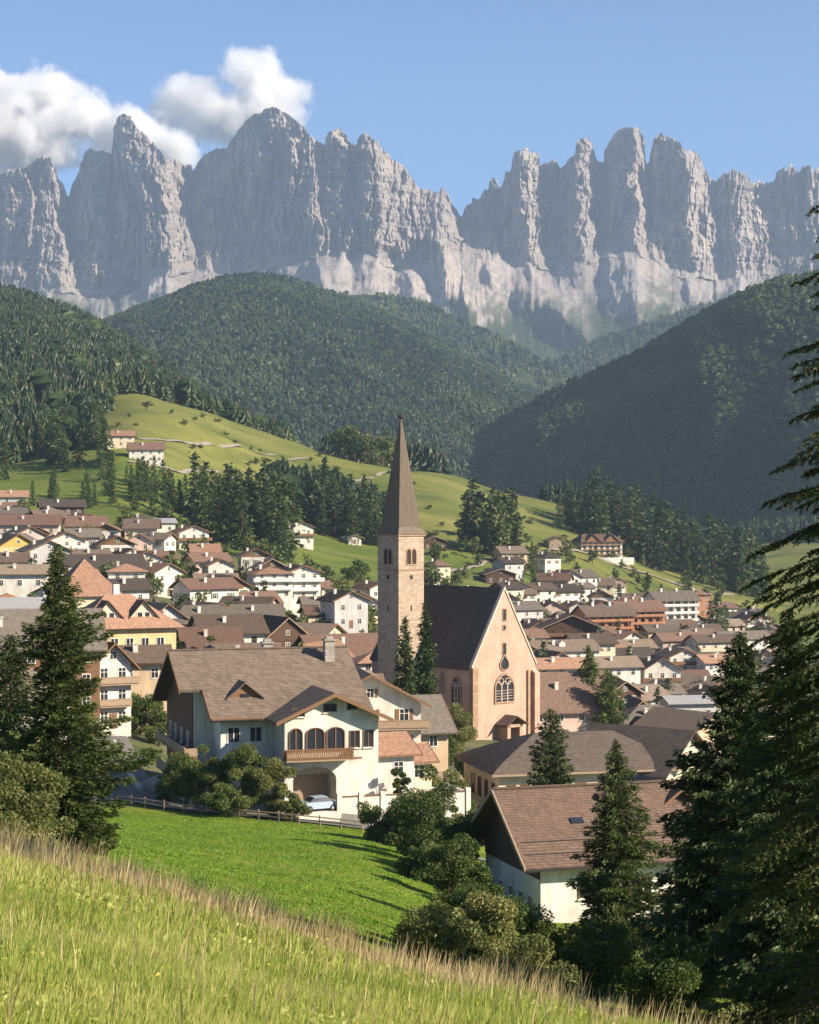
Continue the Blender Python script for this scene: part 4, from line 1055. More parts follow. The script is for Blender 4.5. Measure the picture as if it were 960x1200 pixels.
# ---------------- right-hand brown roofed house
def build_brown_house():
    th = math.radians(17); O = Vector(((677-480)/F*146, 146, -31.6)); o = empty('house', O, th)
    tag(o, 'white house with wide plain brown tiled roof below the dark hipped hall', 'house', 'houses of the village')
    x0,x1,yf,yb = -5.2,9.6,-5.6,6.6; yr = .5; he, hr = 6.1, 10.1
    m = MB(); m.prism_x([(yf,-3),(yb,-3),(yb,he),(yr,hr),(yf,he)], x0, x1); m.build('wall', M_white, o)
    k = (hr-he)/(yr-yf); r = MB(); ov = 1.2
    r.slab((x0-1.6,yf-ov,he-k*ov+.28),(x1+1.4,yf-ov,he-k*ov+.28),(x1+1.4,yr,hr+.28),(x0-1.6,yr,hr+.28),.22)
    r.slab((x0-1.6,yr,hr+.28),(x1+1.4,yr,hr+.28),(x1+1.4,yb+ov,he-k*ov+.28),(x0-1.6,yb+ov,he-k*ov+.28),.22)
    ro = r.build('roof', R_plum, o)
    b = MB()
    b.slab((x0-1.72,yf-ov,he-k*ov+.34),(x0-1.6,yf-ov,he-k*ov+.34),(x0-1.6,yr,hr+.34),(x0-1.72,yr,hr+.34),.34)
    b.slab((x0-1.72,yr,hr+.34),(x0-1.6,yr,hr+.34),(x0-1.6,yb+ov,he-k*ov+.34),(x0-1.72,yb+ov,he-k*ov+.34),.34)
    b.build('verge_board', M_wood, ro)
    rc = MB(); rc.tube((x0-1.6,yr,hr+.3),(x1+1.4,yr,hr+.3),.14,.14,8); rc.build('ridge_cap', R_brown, ro)
    for q in (.25,.5,.75):
        sg = MB(); yy = yf-ov+(yr-yf+ov)*q*.6; zz = he-k*ov+.28+k*(yy-yf+ov); sg.tube((x0-1.2,yy,zz+.16),(x1+1,yy,zz+.16),.035,.035,5); sg.build('snow_guard', M_iron, ro) if q != .75 else None
    g = MB(); g.box(x0-1.6,x1+1.4,yf-ov-.14,yf-ov,he-k*ov+.06,he-k*ov+.2); g.build('gutter', M_iron, ro)
    g = MB(); g.prism_x([(yf+.1,he-1.6),(yb-.1,he-1.6),(yb-.1,he-.05),(yr,hr-.1),(yf+.1,he-.05)], x0-.1, x0); g.build('gable_boarding', M_timber, o)
    for (sx, sy, ww, hh_) in ((-1.2,-2.6,1.0,.45),):
        zt = hr-k*(yr-sy); c = MB(); c.slab((sx-ww/2,sy-hh_,zt-k*hh_+.42),(sx+ww/2,sy-hh_,zt-k*hh_+.42),(sx+ww/2,sy,zt+.42),(sx-ww/2,sy,zt+.42),.12); 
        c.build('skylight', M_glass, ro)
    c = MB(); c.box(1.3,2.5,-1.2,-.4,hr-1.6,hr-.2); c.build('chimney', R_plum, ro)
    for yy in (-3.6,-1.6,.6,2.8,4.8): near_window(o, x0, yy, 1.4, .9, 1.5, 'l')
    near_window(o, -1.0, yf, 3.0, 2.3, 1.3, 'f', M_timber2, n=2); near_window(o, -1.9, yf, -.4, 1.1, 1.6, 'f', M_timber2, n=1)
    for xx in (3.0,6.4): near_window(o, xx, yf, 2.9, 1.3, 1.3, 'f'); near_window(o, xx, yf, -.2, 1.2, 1.4, 'f')
    b = MB(); b.box(-5.1,5.0,yf-1.1,yf-.02,-1.0,-.85); bo = b.build('balcony', M_timber2, o); b = MB(); b.box(-5.1,5,yf-1.12,yf-1.05,-.8,.1); b.build('railing', M_timber2, bo)
    return o
build_brown_house()
house(768, 152, 15, 9, 9, 6.2, 3.6, R_plum, M_white, 'smaller brown roofed wing house right of the tall middle spruce', floors=2, z=-31.5, ridge_x=False)

# ---------------- dark hipped hall
def build_hall():
    z0 = -37.2; O = Vector(((668-480)/F*240, 240, z0)); o = empty('hall', O, math.radians(14))
    tag(o, 'cream hall with a wide low dark hipped roof in front of the church', 'hall')
    x0,x1,yf,yb = -11.6,11.5,-7.2,8.5; he, hr = 5.4, 9.3
    m = MB(); m.box(x0,x1,yf,yb,-4,he); m.build('wall', M_cream, o)
    r = MB(); ov = 1.2
    # slightly swept hipped roof: eave curves up in the middle of the slope
    def ringpts(t):
        ax = (x0-ov)*(1-t)+(-4.5)*t; bx = (x1+ov)*(1-t)+6.0*t; ay = (yf-ov)*(1-t)+.5*t; by = (yb+ov)*(1-t)+.9*t
        z = he-.1+(hr-he)*(t**.85); return [(ax,ay,z),(bx,ay,z),(bx,by,z),(ax,by,z)]
    prev = ringpts(0); r.face(prev[::-1])
    for i in range(1,9):
        cur = ringpts(i/8.)
        for a in range(4): r.face((prev[a],prev[(a+1)%4],cur[(a+1)%4],cur[a]))
        prev = cur
    r.face(prev); ro = r.build('roof', R_hall, o)
    g = MB(); g.box(x0-ov-.02,x1+ov+.02,yf-ov-.14,yf-ov,he-.3,he-.05); g.build('gutter', M_wood, ro)
    for xx in (-10,-8.2,-5.6,-3.8): near_window(o, xx, yf, 1.4, 1.1, 2.4, 'f', M_timber2)
    for xx in (-1,2,5,8): near_window(o, xx, yf, 1.4, 1.3, 2.4, 'f', M_timber2)
    for yy in (-5,-2,1,4): near_window(o, x0, yy, 1.4, 1.2, 2.4, 'l', M_timber2)
    # right cross wing with gable towards the right front
    w = empty('cross_wing', (9.2, .5, 0)); w.parent = o; w.rotation_euler = (0,0,math.radians(38))
    m = MB(); m.prism([(-6,-4),(6,-4),(6,he-.2),(0,hr+.1),(-6,he-.2)], -7.5, 6); m.build('wing_wall', M_cream, w)
    r = MB(); k = (hr+.3-he)/6.
    for s in (-1,1): r.slab((s*7.3,-8.6,he-.2-k*1.3+.3),(0,-8.6,hr+.45),(0,6.4,hr+.45),(s*7.3,6.4,he-.2-k*1.3+.3),.22)
    r.build('wing_roof', R_hall, w)
    for xx in (-3,0,3): near_window(w, xx, -7.5, 1.2, 1.4, 2.2, 'f', M_timber2)
    return o
build_hall()
# ---------------- yellow house with salmon roofs
def build_yellow():
    z0 = -32.5; O = Vector(((140-480)/F*305, 305, z0)); o = empty('house', O, math.radians(24))
    tag(o, 'yellow house with salmon hipped roof and two gabled dormers behind the left spruce', 'house', 'houses of the village')
    hw, hl, he = 7.6, 6.2, 14.2; m = MB(); m.box(-hw,hw,-hl,hl,-3,he); m.build('wall', M_yellow, o)
    r = MB(); ov = 1.2; ex, ey = hw+ov, hl+ov; z = he-.1; hr = he+5.0
    A,B,Cc,D = (-ex,-ey,z),(ex,-ey,z),(ex,ey,z),(-ex,ey,z); E,G = (-2.4,0,hr),(2.0,0,hr)
    for q in ((A,B,G,E),(B,Cc,G),(Cc,D,E,G),(D,A,E),(D,Cc,B,A)): r.face(q)
    ro = r.build('roof', R_salmon, o)
    for sx, sy, rz in ((-3.2,-4.9,0),(2.6,-4.9,0)):
        d = empty('dormer', (sx, sy, he+.8)); d.parent = ro; d.rotation_euler = (0,0,rz)
        w = MB(); w.prism([(-2.1,-.4),(2.1,-.4),(2.1,.9),(0,3.2),(-2.1,.9)], 0, 4.2); w.build('dormer_wall', M_cream, d)
        w = MB()
        for s in (-1,1): w.slab((s*2.6,-.5,.55),(0,-.5,3.45),(0,4.6,3.45),(s*2.6,4.6,.55),.16)
        w.build('dormer_roof', R_brown, d)
        near_window(d, -.6, 0, .35, .8, 1.15, 'f', M_trim, 1); near_window(d, .6, 0, .35, .8, 1.15, 'f', M_trim, 1)
    for i in range(5):
        for zb in (3.5, 7.2, 11.0): near_window(o, -5.0+i*2.5, -hl, zb, 1.1, 1.5, 'f', M_trim)
    for i in range(3):
        for zb in (3.5, 7.2, 11.0): near_window(o, hw, -4+i*4, zb, 1.1, 1.5, 'r', M_trim)
    c = MB(); c.box(-.8,.2,.6,1.5,hr-1,hr+1.6); c.build('chimney', M_white, ro)
build_yellow()
V_ = 'houses of the village'
house(98, 345, 20, 11, 12, 16.5, 6.5, R_salmon, M_cream, 'tall cream house with steep salmon pyramid roof behind the yellow house', hip=True, floors=3, z=-31.5, over=.8, chim=0)
house(163, 281, 15, 7, 7.5, 7.6, 1.8, R_brown, M_tan, 'tan annex with low brown roof below the yellow house', floors=2, ridge_x=True, z=-29.4, bal=0)
house(120, 264, 28, 5.2, 9, 9.0, 2.6, R_brown, M_white, 'tall white house with timber balconies beside the top of the lane', floors=3, bal=2, balmat=M_wood, z=-29.8)
house(18, 262, 14, 15, 22, 9.2, 4.6, R_grey, M_timber2, 'broad grey shingled timber chalet at the picture edge left of the tall spruce', floors=3, ridge_x=True, z=-27.5, bal=0, win=W_white)
house(8, 236, 6, 11, 15, 4.4, 3.2, R_tan, M_white, 'low tan roofed house half hidden under the left spruce', floors=1, ridge_x=True, z=-27.5)
house(236, 432, 33, 15, 26, 8.2, 5.0, R_grey, M_pink, 'long pinkish hotel with hipped grey roof in the middle of the left quarter', floors=3, hip=True, ridge_x=True, z=-34.0, dorm=0, chim=1)
house(182, 428, 30, 14, 14, 8.5, 5.0, R_grey, M_greyw, 'grey white gabled house joined to the left of the pinkish hotel', floors=3, z=-34.2, win=W_brown, bal=1)
house(248, 362, 8, 15, 13, 6.2, 3.9, R_brown, M_timber, 'brown roofed chalet with black timber gable behind the half timbered house', floors=2, gb=True, boards=M_timber, z=-36.2, bal=1, balmat=M_timber)
house(285, 372, 10, 11, 13, 5.6, 3.4, R_brown, M_tan, 'tan walled house with flat brown roof between dark gable and barn', floors=2, ridge_x=True, z=-35.0)
def build_half_timber():
    o = house(253, 330, 5, 15.5, 13, 7.2, 3.3, R_brown, M_white, 'white gabled chalet with dark timber uprights behind the inn roof', floors=2, z=-36.0, gb=False, win=W_brown, bal=1, balmat=M_timber, over=1.6)
    m = MB()
    for q in (-6,-3.6,-1.2,1.2,3.6,6): m.box(q-.22,q+.22,-6.62,-6.5,2,10.3-abs(q)*.42)
    m.build('timber_uprights', M_timber, o)
build_half_timber()
house(196, 322, 10, 10, 12, 6.0, 2.8, R_brown, M_greyw, 'grey walled low house right of the yellow house', floors=2, ridge_x=True, z=-35.5)
house(324, 438, 28, 14, 15, 5.4, 6.6, R_dark, M_timber, 'black timber barn with a steep pointed gable left of the orange hipped roofs', floors=2, gb=True, boards=M_timber, chim=0, z=-35.5, over=1.0)
house(352, 445, 62, 15, 22, 5.6, 4.4, R_tan, M_tan, 'tan roofed long house directly right of the black barn', floors=2, z=-36.0)
house(405, 402, 25, 13, 19, 6.6, 3.8, R_red, M_tan, 'red brown roofed house with tan side wall left of the church tower', floors=2, ridge_x=True, z=-36.5, chim=2)
house(376, 388, -24, 9, 15, 6.0, 4.2, R_salmon, M_pink, 'narrow pink house with bright verge, roof running towards the church', floors=2, z=-37.0)
house(343, 352, 20, 10, 9, 5.8, 2.6, R_dark, M_white, 'white house with dark blue slate roof and curved gable behind the inn ridge', floors=2, z=-37.0, bal=1)
house(434, 380, 18, 6, 7, 7.6, 1.6, R_salmon, M_white, 'narrow bright white house touching the foot of the tower', floors=3, hip=True, z=-37.5, chim=0)
house(388, 318, 15, 11, 16, 6.6, 3.3, R_tan, M_cream, 'cream house with weathered tan roof just behind the rear inn house', floors=2, ridge_x=True, z=-37.5)
house(310, 322, -8, 10, 12, 4.8, 2.6, R_main, M_tan, 'low tan walled house with shingle roof in front of the black barn', floors=2, z=-37.5)
house(300, 470, 12, 13, 14, 6.4, 4.2, R_grey, M_greyw, 'grey shingled gabled house right of the pinkish hotel', floors=2, z=-33.5, ridge_x=True)
house(316, 555, 20, 13, 12, 6.4, 2.6, R_salmon, M_white, 'white hotel with orange roof edged by balconies at the foot of the green meadow', floors=3, bal=2, balmat=M_trim, z=-25.2, hip=True)
house(350, 560, 20, 12, 12, 7.4, 2.4, R_dark, M_white, 'white three storey house with dark roof beside the orange roofed hotel', floors=3, bal=2, balmat=M_trim, z=-26.0)
house(378, 520, 15, 12, 12, 5.4, 2.4, R_red, M_cream, 'small red roofed cream house below the green meadow left of dark trees', floors=2, ridge_x=True)
house(403, 500, 25, 11, 12, 6.5, 3.0, R_dark, M_greyw, 'blue grey house standing among dark trees left of the tower', floors=2, z=-30.5)
house(346, 805, 20, 15, 13, 7, 3.5, R_red, M_white, 'white farmhouse with red roof alone at the top edge of the green meadow', floors=2, bal=1)
house(412, 860, 20, 7, 12, 2.0, 1.6, M_metal, M_white, 'tiny pale roofed hut at the edge of the wood above the meadow', floors=1, chim=0, name='hut', cat='hut', group='huts and barns on the meadows')
# left upper quarter
house(16, 738, 12, 15, 12, 5.2, 3.0, R_salmon, M_greyw, 'house with bright orange roof highest at the left picture edge', floors=2, ridge_x=True)
house(72, 700, 15, 17, 18, 6.5, 3.4, R_dark, M_timber, 'wide dark roofed timber farmhouse above the left quarter', floors=2, ridge_x=True, gb=True, win=W_white)
house(97, 672, 35, 13, 10, 5.4, 2.6, R_red, M_white, 'white gable house with curved red roof right of the dark farmhouse', floors=2)
house(35, 640, 8, 22, 24, 6.5, 4.2, R_red, M_pink, 'very broad pink brown roof below the orange roofed house', floors=2, ridge_x=True)
house(12, 560, 30, 13, 18, 7.0, 4.4, R_brown, M_yellow, 'house with ochre yellow gable at the left picture edge', floors=2, gb=True, boards=simple('ochre_boards', (0.5,0.33,0.08)))
house(52, 540, 25, 14, 14, 8.6, 3.6, R_grey, M_greyw, 'tall pale grey block left of the spruce top', floors=3)
house(75, 590, 20, 13, 13, 7.5, 3.2, R_red, M_white, 'white house with stepped balconies just right of the spruce tip', floors=3, bal=2, balmat=M_trim)
house(24, 470, 10, 14, 16, 7.6, 2.6, R_tan, M_white, 'white flat roofed inn with red band at the left picture edge', floors=2, ridge_x=True)
house(8, 372, 12, 8, 9, 4.4, 2.2, M_copper, M_tan, 'small house with shiny copper roof at the left picture edge', floors=1, hip=True, chim=0, z=-22.5)
house(32, 368, 12, 9, 11, 4.0, 1.5, M_metal, M_tan, 'small brown house with pale metal roof next to the copper roof', floors=1, chim=0, ridge_x=True, z=-22.3)
house(117, 525, 24, 13, 27, 8.8, 4.6, R_dark, M_white, 'long white hall with blue shaded front and dark roof behind the salmon roofs', floors=2, ridge_x=True, z=-25.0)
house(148, 500, 10, 11, 11, 8.6, 2.6, R_salmon, M_white, 'bright white cube house with small orange roof right of the dark roofed hall', floors=3, hip=True, z=-25.0)
house(150, 452, 25, 12, 15, 5.0, 2.8, R_brown, M_white, 'brown roofed white house above the dark garden trees', floors=2, ridge_x=True, z=-29.0)
house(168, 560, 20, 12, 12, 7.2, 3.0, R_red, M_white, 'white house with red balconies left of the gabled hotel row', floors=3, bal=2)
house(186, 545, 40, 11, 13, 6.0, 3.2, R_salmon, M_white, 'white house with pale verges and gable toward the right', floors=2)
house(222, 690, 25, 13, 13, 5.4, 3.0, R_red, M_white, 'white house with pink roof under the wood edge', floors=2, bal=1)
house(190, 715, 15, 13, 10, 3.4, 1.8, M_metal, M_white, 'low white house with pale sheet roof under the pasture', floors=1, ridge_x=True, chim=0)
house(243, 600, 25, 13, 14, 6.0, 3.0, R_red, M_pink, 'pink roofed house behind the pinkish hotel ridge', floors=2, ridge_x=True)
house(255, 575, 20, 9, 10, 7.5, 2.4, R_tan, M_white, 'slim white house at the right end of the pink roof', floors=2)
# farm on the green hill
house(141, 905, 12, 13, 15, 4.5, 3.2, R_salmon, M_cream, 'left farmhouse with salmon roof high on the green hill', floors=2, ridge_x=True, group='farm buildings on the green hill')
house(171, 885, 10, 14, 19, 5.4, 4.2, R_red, M_white, 'right farmhouse with wide brown red roof high on the green hill', floors=2, bal=0, gb=True, ridge_x=True, group='farm buildings on the green hill')
# behind and right of the tower
house(512, 760, 30, 9, 10, 7.0, 3.4, R_red, M_cream, 'tall narrow chapel like house with reddish pyramid roof right of the spire', floors=2, hip=True)
house(508, 880, 10, 12, 9, 4.0, 2.6, R_dark, M_timber, 'dark timber barn above the meadow directly right of the spire', floors=1, chim=0, cat='barn', name='barn', group='huts and barns on the meadows')
house(554, 700, 25, 9, 10, 6.2, 2.8, R_dark, M_white, 'little white house with dark roof in front of the round tree clump', floors=2)
house(606, 690, 30, 15, 17, 6.0, 3.4, R_grey, M_greyw, 'grey gabled house on the bank right of the tree clump', floors=2, ridge_x=True)
house(583, 800, 10, 15, 16, 3.8, 2.8, R_dark, M_timber, 'dark barn in the shade behind the grey gabled house', floors=1, chim=0, cat='barn', name='barn', group='huts and barns on the meadows')
house(652, 960, 10, 12, 14, 3.0, 2.6, R_grey, M_wood, 'small weathered hay barn on the ridge meadow left of the tree row', floors=1, chim=0, cat='barn', name='barn', group='huts and barns on the meadows')
house(610, 600, 18, 11, 17, 5.6, 2.8, R_red, M_white, 'white house with long bright red roof above the church gable', floors=2, ridge_x=True)
house(613, 520, 25, 12, 13, 6.0, 3.2, R_brown, M_cream, 'brown roofed cream house with blue shaded front right of the gable tip', floors=2)
house(662, 650, 15, 11, 10, 5.0, 2.8, R_tan, M_cream, 'small cream house half buried in garden trees below the ridge hotel', floors=2)
house(490, 545, 20, 16, 20, 3.5, 2.6, R_tan, M_cream, 'low wide house with pale roof peeping over the nave roof', floors=1, ridge_x=True, z=-34.0)
# hotel on the knoll
def build_knoll_hotel():
    z0 = hz((700-480)/F*985, 985)-1.5
    o = empty('hotel', ((700-480)/F*985, 985, z0), math.radians(18)); tag(o, 'stepped white hotel with red brown balconies alone on the grassy knoll', 'hotel', 'hotels of the village')
    m = MB(); m.box(-11.5,11.5,-6,6,-4,7.2); m.build('wall', M_white, o)
    for (a,b,zt,rt) in ((-12.6,12.6,7.2,3.8),):
        r = MB(); r.slab((a,-7.6,zt-.2),(b,-7.6,zt-.2),(b-4,0,zt+rt),(a+4,0,zt+rt),.3); r.slab((a+4,0,zt+rt),(b-4,0,zt+rt),(b,7.6,zt-.2),(a,7.6,zt-.2),.3)
        r.face([(b,-7.6,zt-.2),(b,7.6,zt-.2),(b-4,0,zt+rt)]); r.face([(a,7.6,zt-.2),(a,-7.6,zt-.2),(a+4,0,zt+rt)]); ro = r.build('roof', R_red, o)
    for gx in (-5.5, 5.0):
        m = MB(); m.prism([(gx-4,7),(gx+4,7),(gx,10.6)], -7, 0); g_ = m.build('front_gable', M_timber2, o)
        m = MB()
        for s in (-1,1): m.slab((gx+s*4.8,-7.8,6.7),(gx,-7.8,11),(gx,0,11),(gx+s*4.8,0,6.7),.2)
        m.build('gable_roof', R_red, g_)
    for f_ in range(3):
        b = MB(); zb = .2+f_*2.5; b.box(-11.2,11.2,-7.3,-6.01,zb-.12,zb); bo = b.build('balcony', M_timber2, o); b = MB(); b.box(-11.2,11.2,-7.35,-7.28,zb+.15,zb+.7); b.build('railing', M_timber2, bo)
        for i in range(7): put_window(W_brown, o, -9.6+i*3.2, -6, zb+.2, 1.3, 1.7, 'f')
        for i in range(3): put_window(W_brown, o, -11.5, -4+i*4, zb+.2, 1.1, 1.5, 'l'); put_window(W_brown, o, 11.5, -4+i*4, zb+.2, 1.1, 1.5, 'r')
    m = MB(); m.box(-15,16,-11,-6.1,-5,-1.2); m.build('terrace', M_white, o)
build_knoll_hotel()
# long orange hotel and neighbours
def long_hotel(px, d, yaw, l, dep, fl, fh, roof, wall, bmat, label, rise=3.2, z=None):
    x = (px-480)/F*d; z0 = hz(x, d) if z is None else z; o = empty('hotel', (x,d,z0), math.radians(yaw)); tag(o, label, 'hotel', 'hotels of the village')
    hl, hd = l/2, dep/2; h = fl*fh
    m = MB(); m.prism_x([(-hd,-4),(hd,-4),(hd,h),(0,h+rise),(-hd,h)], -hl, hl); m.build('wall', wall, o)
    k = rise/hd; r = MB(); ov = 1.7
    for s in (-1,1):
        a = [(-hl-1.2,s*(hd+ov),h-k*ov+.25),(hl+1.2,s*(hd+ov),h-k*ov+.25),(hl+1.2,0,h+rise+.25),(-hl-1.2,0,h+rise+.25)]
        if s > 0: a = a[::-1]
        r.slab(*a, .25)
    ro = r.build('roof', roof, o)
    for q in (-.5,.25):
        c = MB(); c.box(hl*q-.5,hl*q+.5,-.9,.1,h+rise-.6,h+rise+1.3); c.build('chimney', M_white, ro)
    for f_ in range(fl):
        zb = f_*fh+.25
        if f_ > 0 or fl > 2:
            b = MB(); b.box(-hl+.2,hl-.2,-hd-1.3,-hd-.01,zb-.14,zb); bo = b.build('balcony', bmat, o); b = MB(); b.box(-hl+.2,hl-.2,-hd-1.36,-hd-1.28,zb+.1,zb+.95)
            for q in range(int(l/3.4)+1): b.box(-hl+.2+q*3.4-.08,-hl+.2+q*3.4+.08,-hd-1.28,-hd-.02,zb+.0,zb+fh-.2)
            b.build('railing', bmat, bo)
        n = int(l/3.4)
        for i in range(n): put_window(W_brown if bmat is not M_trim else W_white, o, -hl+l*(i+.5)/n, -hd, zb+.15, 1.5, min(1.9, fh*.65), 'f')
        for i in range(3): put_window(W_white, o, -hl, -hd+dep*(i+.5)/3, zb+.6, 1.0, 1.3, 'l'); put_window(W_white, o, hl, -hd+dep*(i+.5)/3, zb+.6, 1.0, 1.3, 'r')
    return o
long_hotel(707, 735, 22, 20, 12, 4, 3.0, R_brown, M_orangew, M_orangew, 'orange timbered hotel with stacked balconies, left half of the long orange block', z=-51.5)
long_hotel(745, 760, 22, 20, 12, 4, 3.0, R_red, M_orangew, M_orangew, 'orange timbered hotel, right half of the long orange block beside the white hotel', z=-51.0)
long_hotel(786, 800, 20, 19, 13, 3, 3.1, R_grey, M_white, M_trim, 'long bright white hotel right of the orange block', z=-46.0)
house(818, 815, 20, 9, 10, 8.2, 2.4, R_red, M_orangew, 'orange brown end house right of the long white hotel', floors=3, z=-44.5, hip=True)
def build_big_chalet():
    o = house(667, 610, 4, 19, 14, 5.6, 4.6, R_red, M_timber, 'broad black timber chalet with low wide gable left of the orange hotel', floors=2, gb=True, boards=M_timber, z=-43.0, over=2.2, bal=1, balmat=M_timber2, win=W_brown)
build_big_chalet()
house(652, 525, 20, 13, 25, 6.0, 3.2, R_tan, M_white, 'long white house with pinkish roof below the black chalet', floors=2, ridge_x=True, z=-45.0, dorm=1)
house(690, 560, 18, 12, 15, 6.0, 3.2, R_brown, M_cream, 'cream house with brown roof below the orange hotel front', floors=2, ridge_x=True, z=-45.5)
house(650, 440, 16, 11, 15, 7.0, 2.4, R_salmon, M_white, 'white balcony house with orange roof touching the right edge of the church gable', floors=3, ridge_x=True, z=-43.8, bal=0)
house(676, 452, 14, 10, 10, 6.0, 2.4, R_grey, M_white, 'white house half behind the pale larch right of the church', floors=2, z=-44.8, bal=1)
house(655, 372, 14, 15, 17, 6.4, 6.4, R_plum, M_pink, 'large sunlit reddish brown roof directly right of the church gable', floors=2, ridge_x=True, z=-44.5, chim=1, over=1.0)
house(718, 520, 15, 11, 15, 6.0, 3.0, R_tan, M_white, 'white house with tan roof behind the larches', floors=2, ridge_x=True, z=-49.0)
house(771, 535, 8, 12, 12, 6.2, 4.2, R_brown, M_white, 'white chalet whose pointed gable with white verge faces the viewer', floors=2, bal=1, z=-51.2)
house(745, 540, 12, 9, 12, 5.2, 2.8, R_red, M_pink, 'pink walled red roofed house left of the white verge chalet', floors=2, ridge_x=True, z=-51.5)
house(722, 455, 22, 10, 11, 5.4, 3.6, R_brown, M_timber, 'dark timber chalet right of the larches', floors=2, gb=True, boards=M_timber, z=-49.5, bal=1)
house(745, 425, 5, 10, 14, 4.6, 3.6, R_brown, M_timber, 'dark chalet with blue white gable windows behind the hall roof', floors=2, z=-50.2, gb=False, bal=1, balmat=M_trim)
house(760, 372, 14, 14, 18, 4.6, 4.0, R_grey, M_tan, 'low sprawling grey shingled roof just above the hall', floors=1, hip=True, ridge_x=True, z=-46.5)
house(803, 360, 40, 12, 14, 4.4, 3.2, R_tan, M_tan, 'ochre lit gabled barn at the right edge of the hall roof', floors=1, z=-45.5, chim=0)
house(806, 440, 10, 10, 13, 3.6, 1.5, M_metal, M_greyw, 'low shed with pale metal roof among gardens right of the hall', floors=1, chim=0, ridge_x=True, z=-48.5, name='shed', cat='shed')
house(795, 595, 14, 12, 14, 7.0, 3.0, R_brown, M_white, 'white house with tiled roof above the garden conifers', floors=3, bal=1, z=-53.0)
house(838, 590, 20, 11, 14, 5.6, 2.6, R_salmon, M_white, 'blue and white house with orange roof left of the big dark spruces', floors=2, ridge_x=True, z=-53.0)
house(868, 700, 24, 12, 24, 5.6, 3.0, R_grey, M_white, 'long white terrace house with grey roof nearest the dark spruces', floors=2, ridge_x=True, z=-53.0)
house(838, 690, 18, 12, 22, 5.6, 3.0, R_brown, M_cream, 'long cream terrace house with brown roof in the far right quarter', floors=2, ridge_x=True, z=-53.5)
house(800, 700, 16, 12, 24, 6.0, 3.2, R_red, M_pink, 'long pinkish building with red roof below the white hotel', floors=2, ridge_x=True, z=-54.0)
house(720, 905, 12, 10, 12, 4.6, 2.6, R_salmon, M_pink, 'small pink house on the slope below the knoll hotel', floors=2)
house(803, 905, 16, 13, 24, 6.6, 3.0, R_brown, M_white, 'long white house with dark roof at the foot of the knoll wood', floors=2, ridge_x=True)
house(842, 870, 25, 12, 16, 6.0, 3.0, R_red, M_white, 'white house with red roof at the right end of the far row', floors=2, ridge_x=True)
house(872, 850, 15, 14, 18, 5.0, 3.2, R_dark, M_greyw, 'dark roofed grey house behind the reaching spruce twigs', floors=2, ridge_x=True)
# ---------------- the other houses of the packed quarters
ZONES = [('the left quarter', (0,190), (440,690), 24), ('the quarter before the tower', (190,440), (480,640), 16), ('the rows right of the church', (628,905), (470,690), 50),
         ('the far rows under the knoll', (590,905), (690,880), 46), ('the corner near the tall spruce', (60,330), (330,470), 6)]
rg = np.random.default_rng(77)
roofs = [R_brown]*5+[R_red]*3+[R_grey]*4+[R_tan]*2+[R_salmon]+[R_dark]*2; walls = [M_white]*12+[M_cream]*5+[M_pink]*2+[M_greyw]*3+[M_tan, M_timber]
for (zn, pr, dr, n) in ZONES:
    made = 0
    for _ in range(n*40):
        if made >= n: break
        px_ = rg.uniform(*pr); d = rg.uniform(*dr); x = (px_-480)/F*d
        w = rg.uniform(9, 13); l = w*rg.uniform(1.0, 1.6)
        if any((x-q['o'].location.x)**2+(d-q['o'].location.y)**2 < (max(w,l)*.5+q['r']+1.0)**2 for q in HOUSES): continue
        ro, wa = roofs[rg.integers(len(roofs))], walls[rg.integers(len(walls))]
        yaw = float(rg.choice([12,18,25,35,-15,5])) + rg.uniform(-6,6)
        house(px_, d, yaw, w, l, rg.uniform(5.0,7.6), w*rg.uniform(.24,.34), ro, wa, None, floors=2, bal=int(rg.random() < .45), gb=bool(rg.random() < .3),
              ridge_x=bool(rg.random() < .6), win=[W_white,W_brown,W_shut,W_green][rg.integers(4)], zone=zn, balmat=[M_timber2,M_timber,M_trim][rg.integers(3)], hip=bool(rg.random() < .12))
        made += 1
ORD = ['first','second','third','fourth','fifth','sixth','seventh','eighth','ninth','tenth','eleventh','twelfth','thirteenth','fourteenth']
WN = {'white_render':'white','cream_render':'cream','pink_render':'pink','grey_render':'grey','tan_render':'tan','dark_timber':'dark timber'}
RN = {'brown_tiles':'brown tiled','red_brown_tiles':'red brown','weathered_brown_shingles':'brown','grey_shingles':'grey shingled','tan_shingles':'tan shingled','salmon_tiles':'orange tiled','dark_slates':'dark slate'}
from collections import defaultdict
cls = defaultdict(list)
for q in HOUSES:
    if q['label'] is None: cls[(q['zone'], WN[q['wall']], RN[q['roof']])].append(q)
for (zn, wn_, rn_), qs in cls.items():
    qs.sort(key=lambda q: q['px'])
    for i, q in enumerate(qs):
        q['o']['label'] = ('%s house with %s roof, %sin %s' % (wn_, rn_, '' if len(qs) == 1 else (ORD[i]+' from left '), zn)); q['o']['category'] = 'house'
print('houses', len(HOUSES))
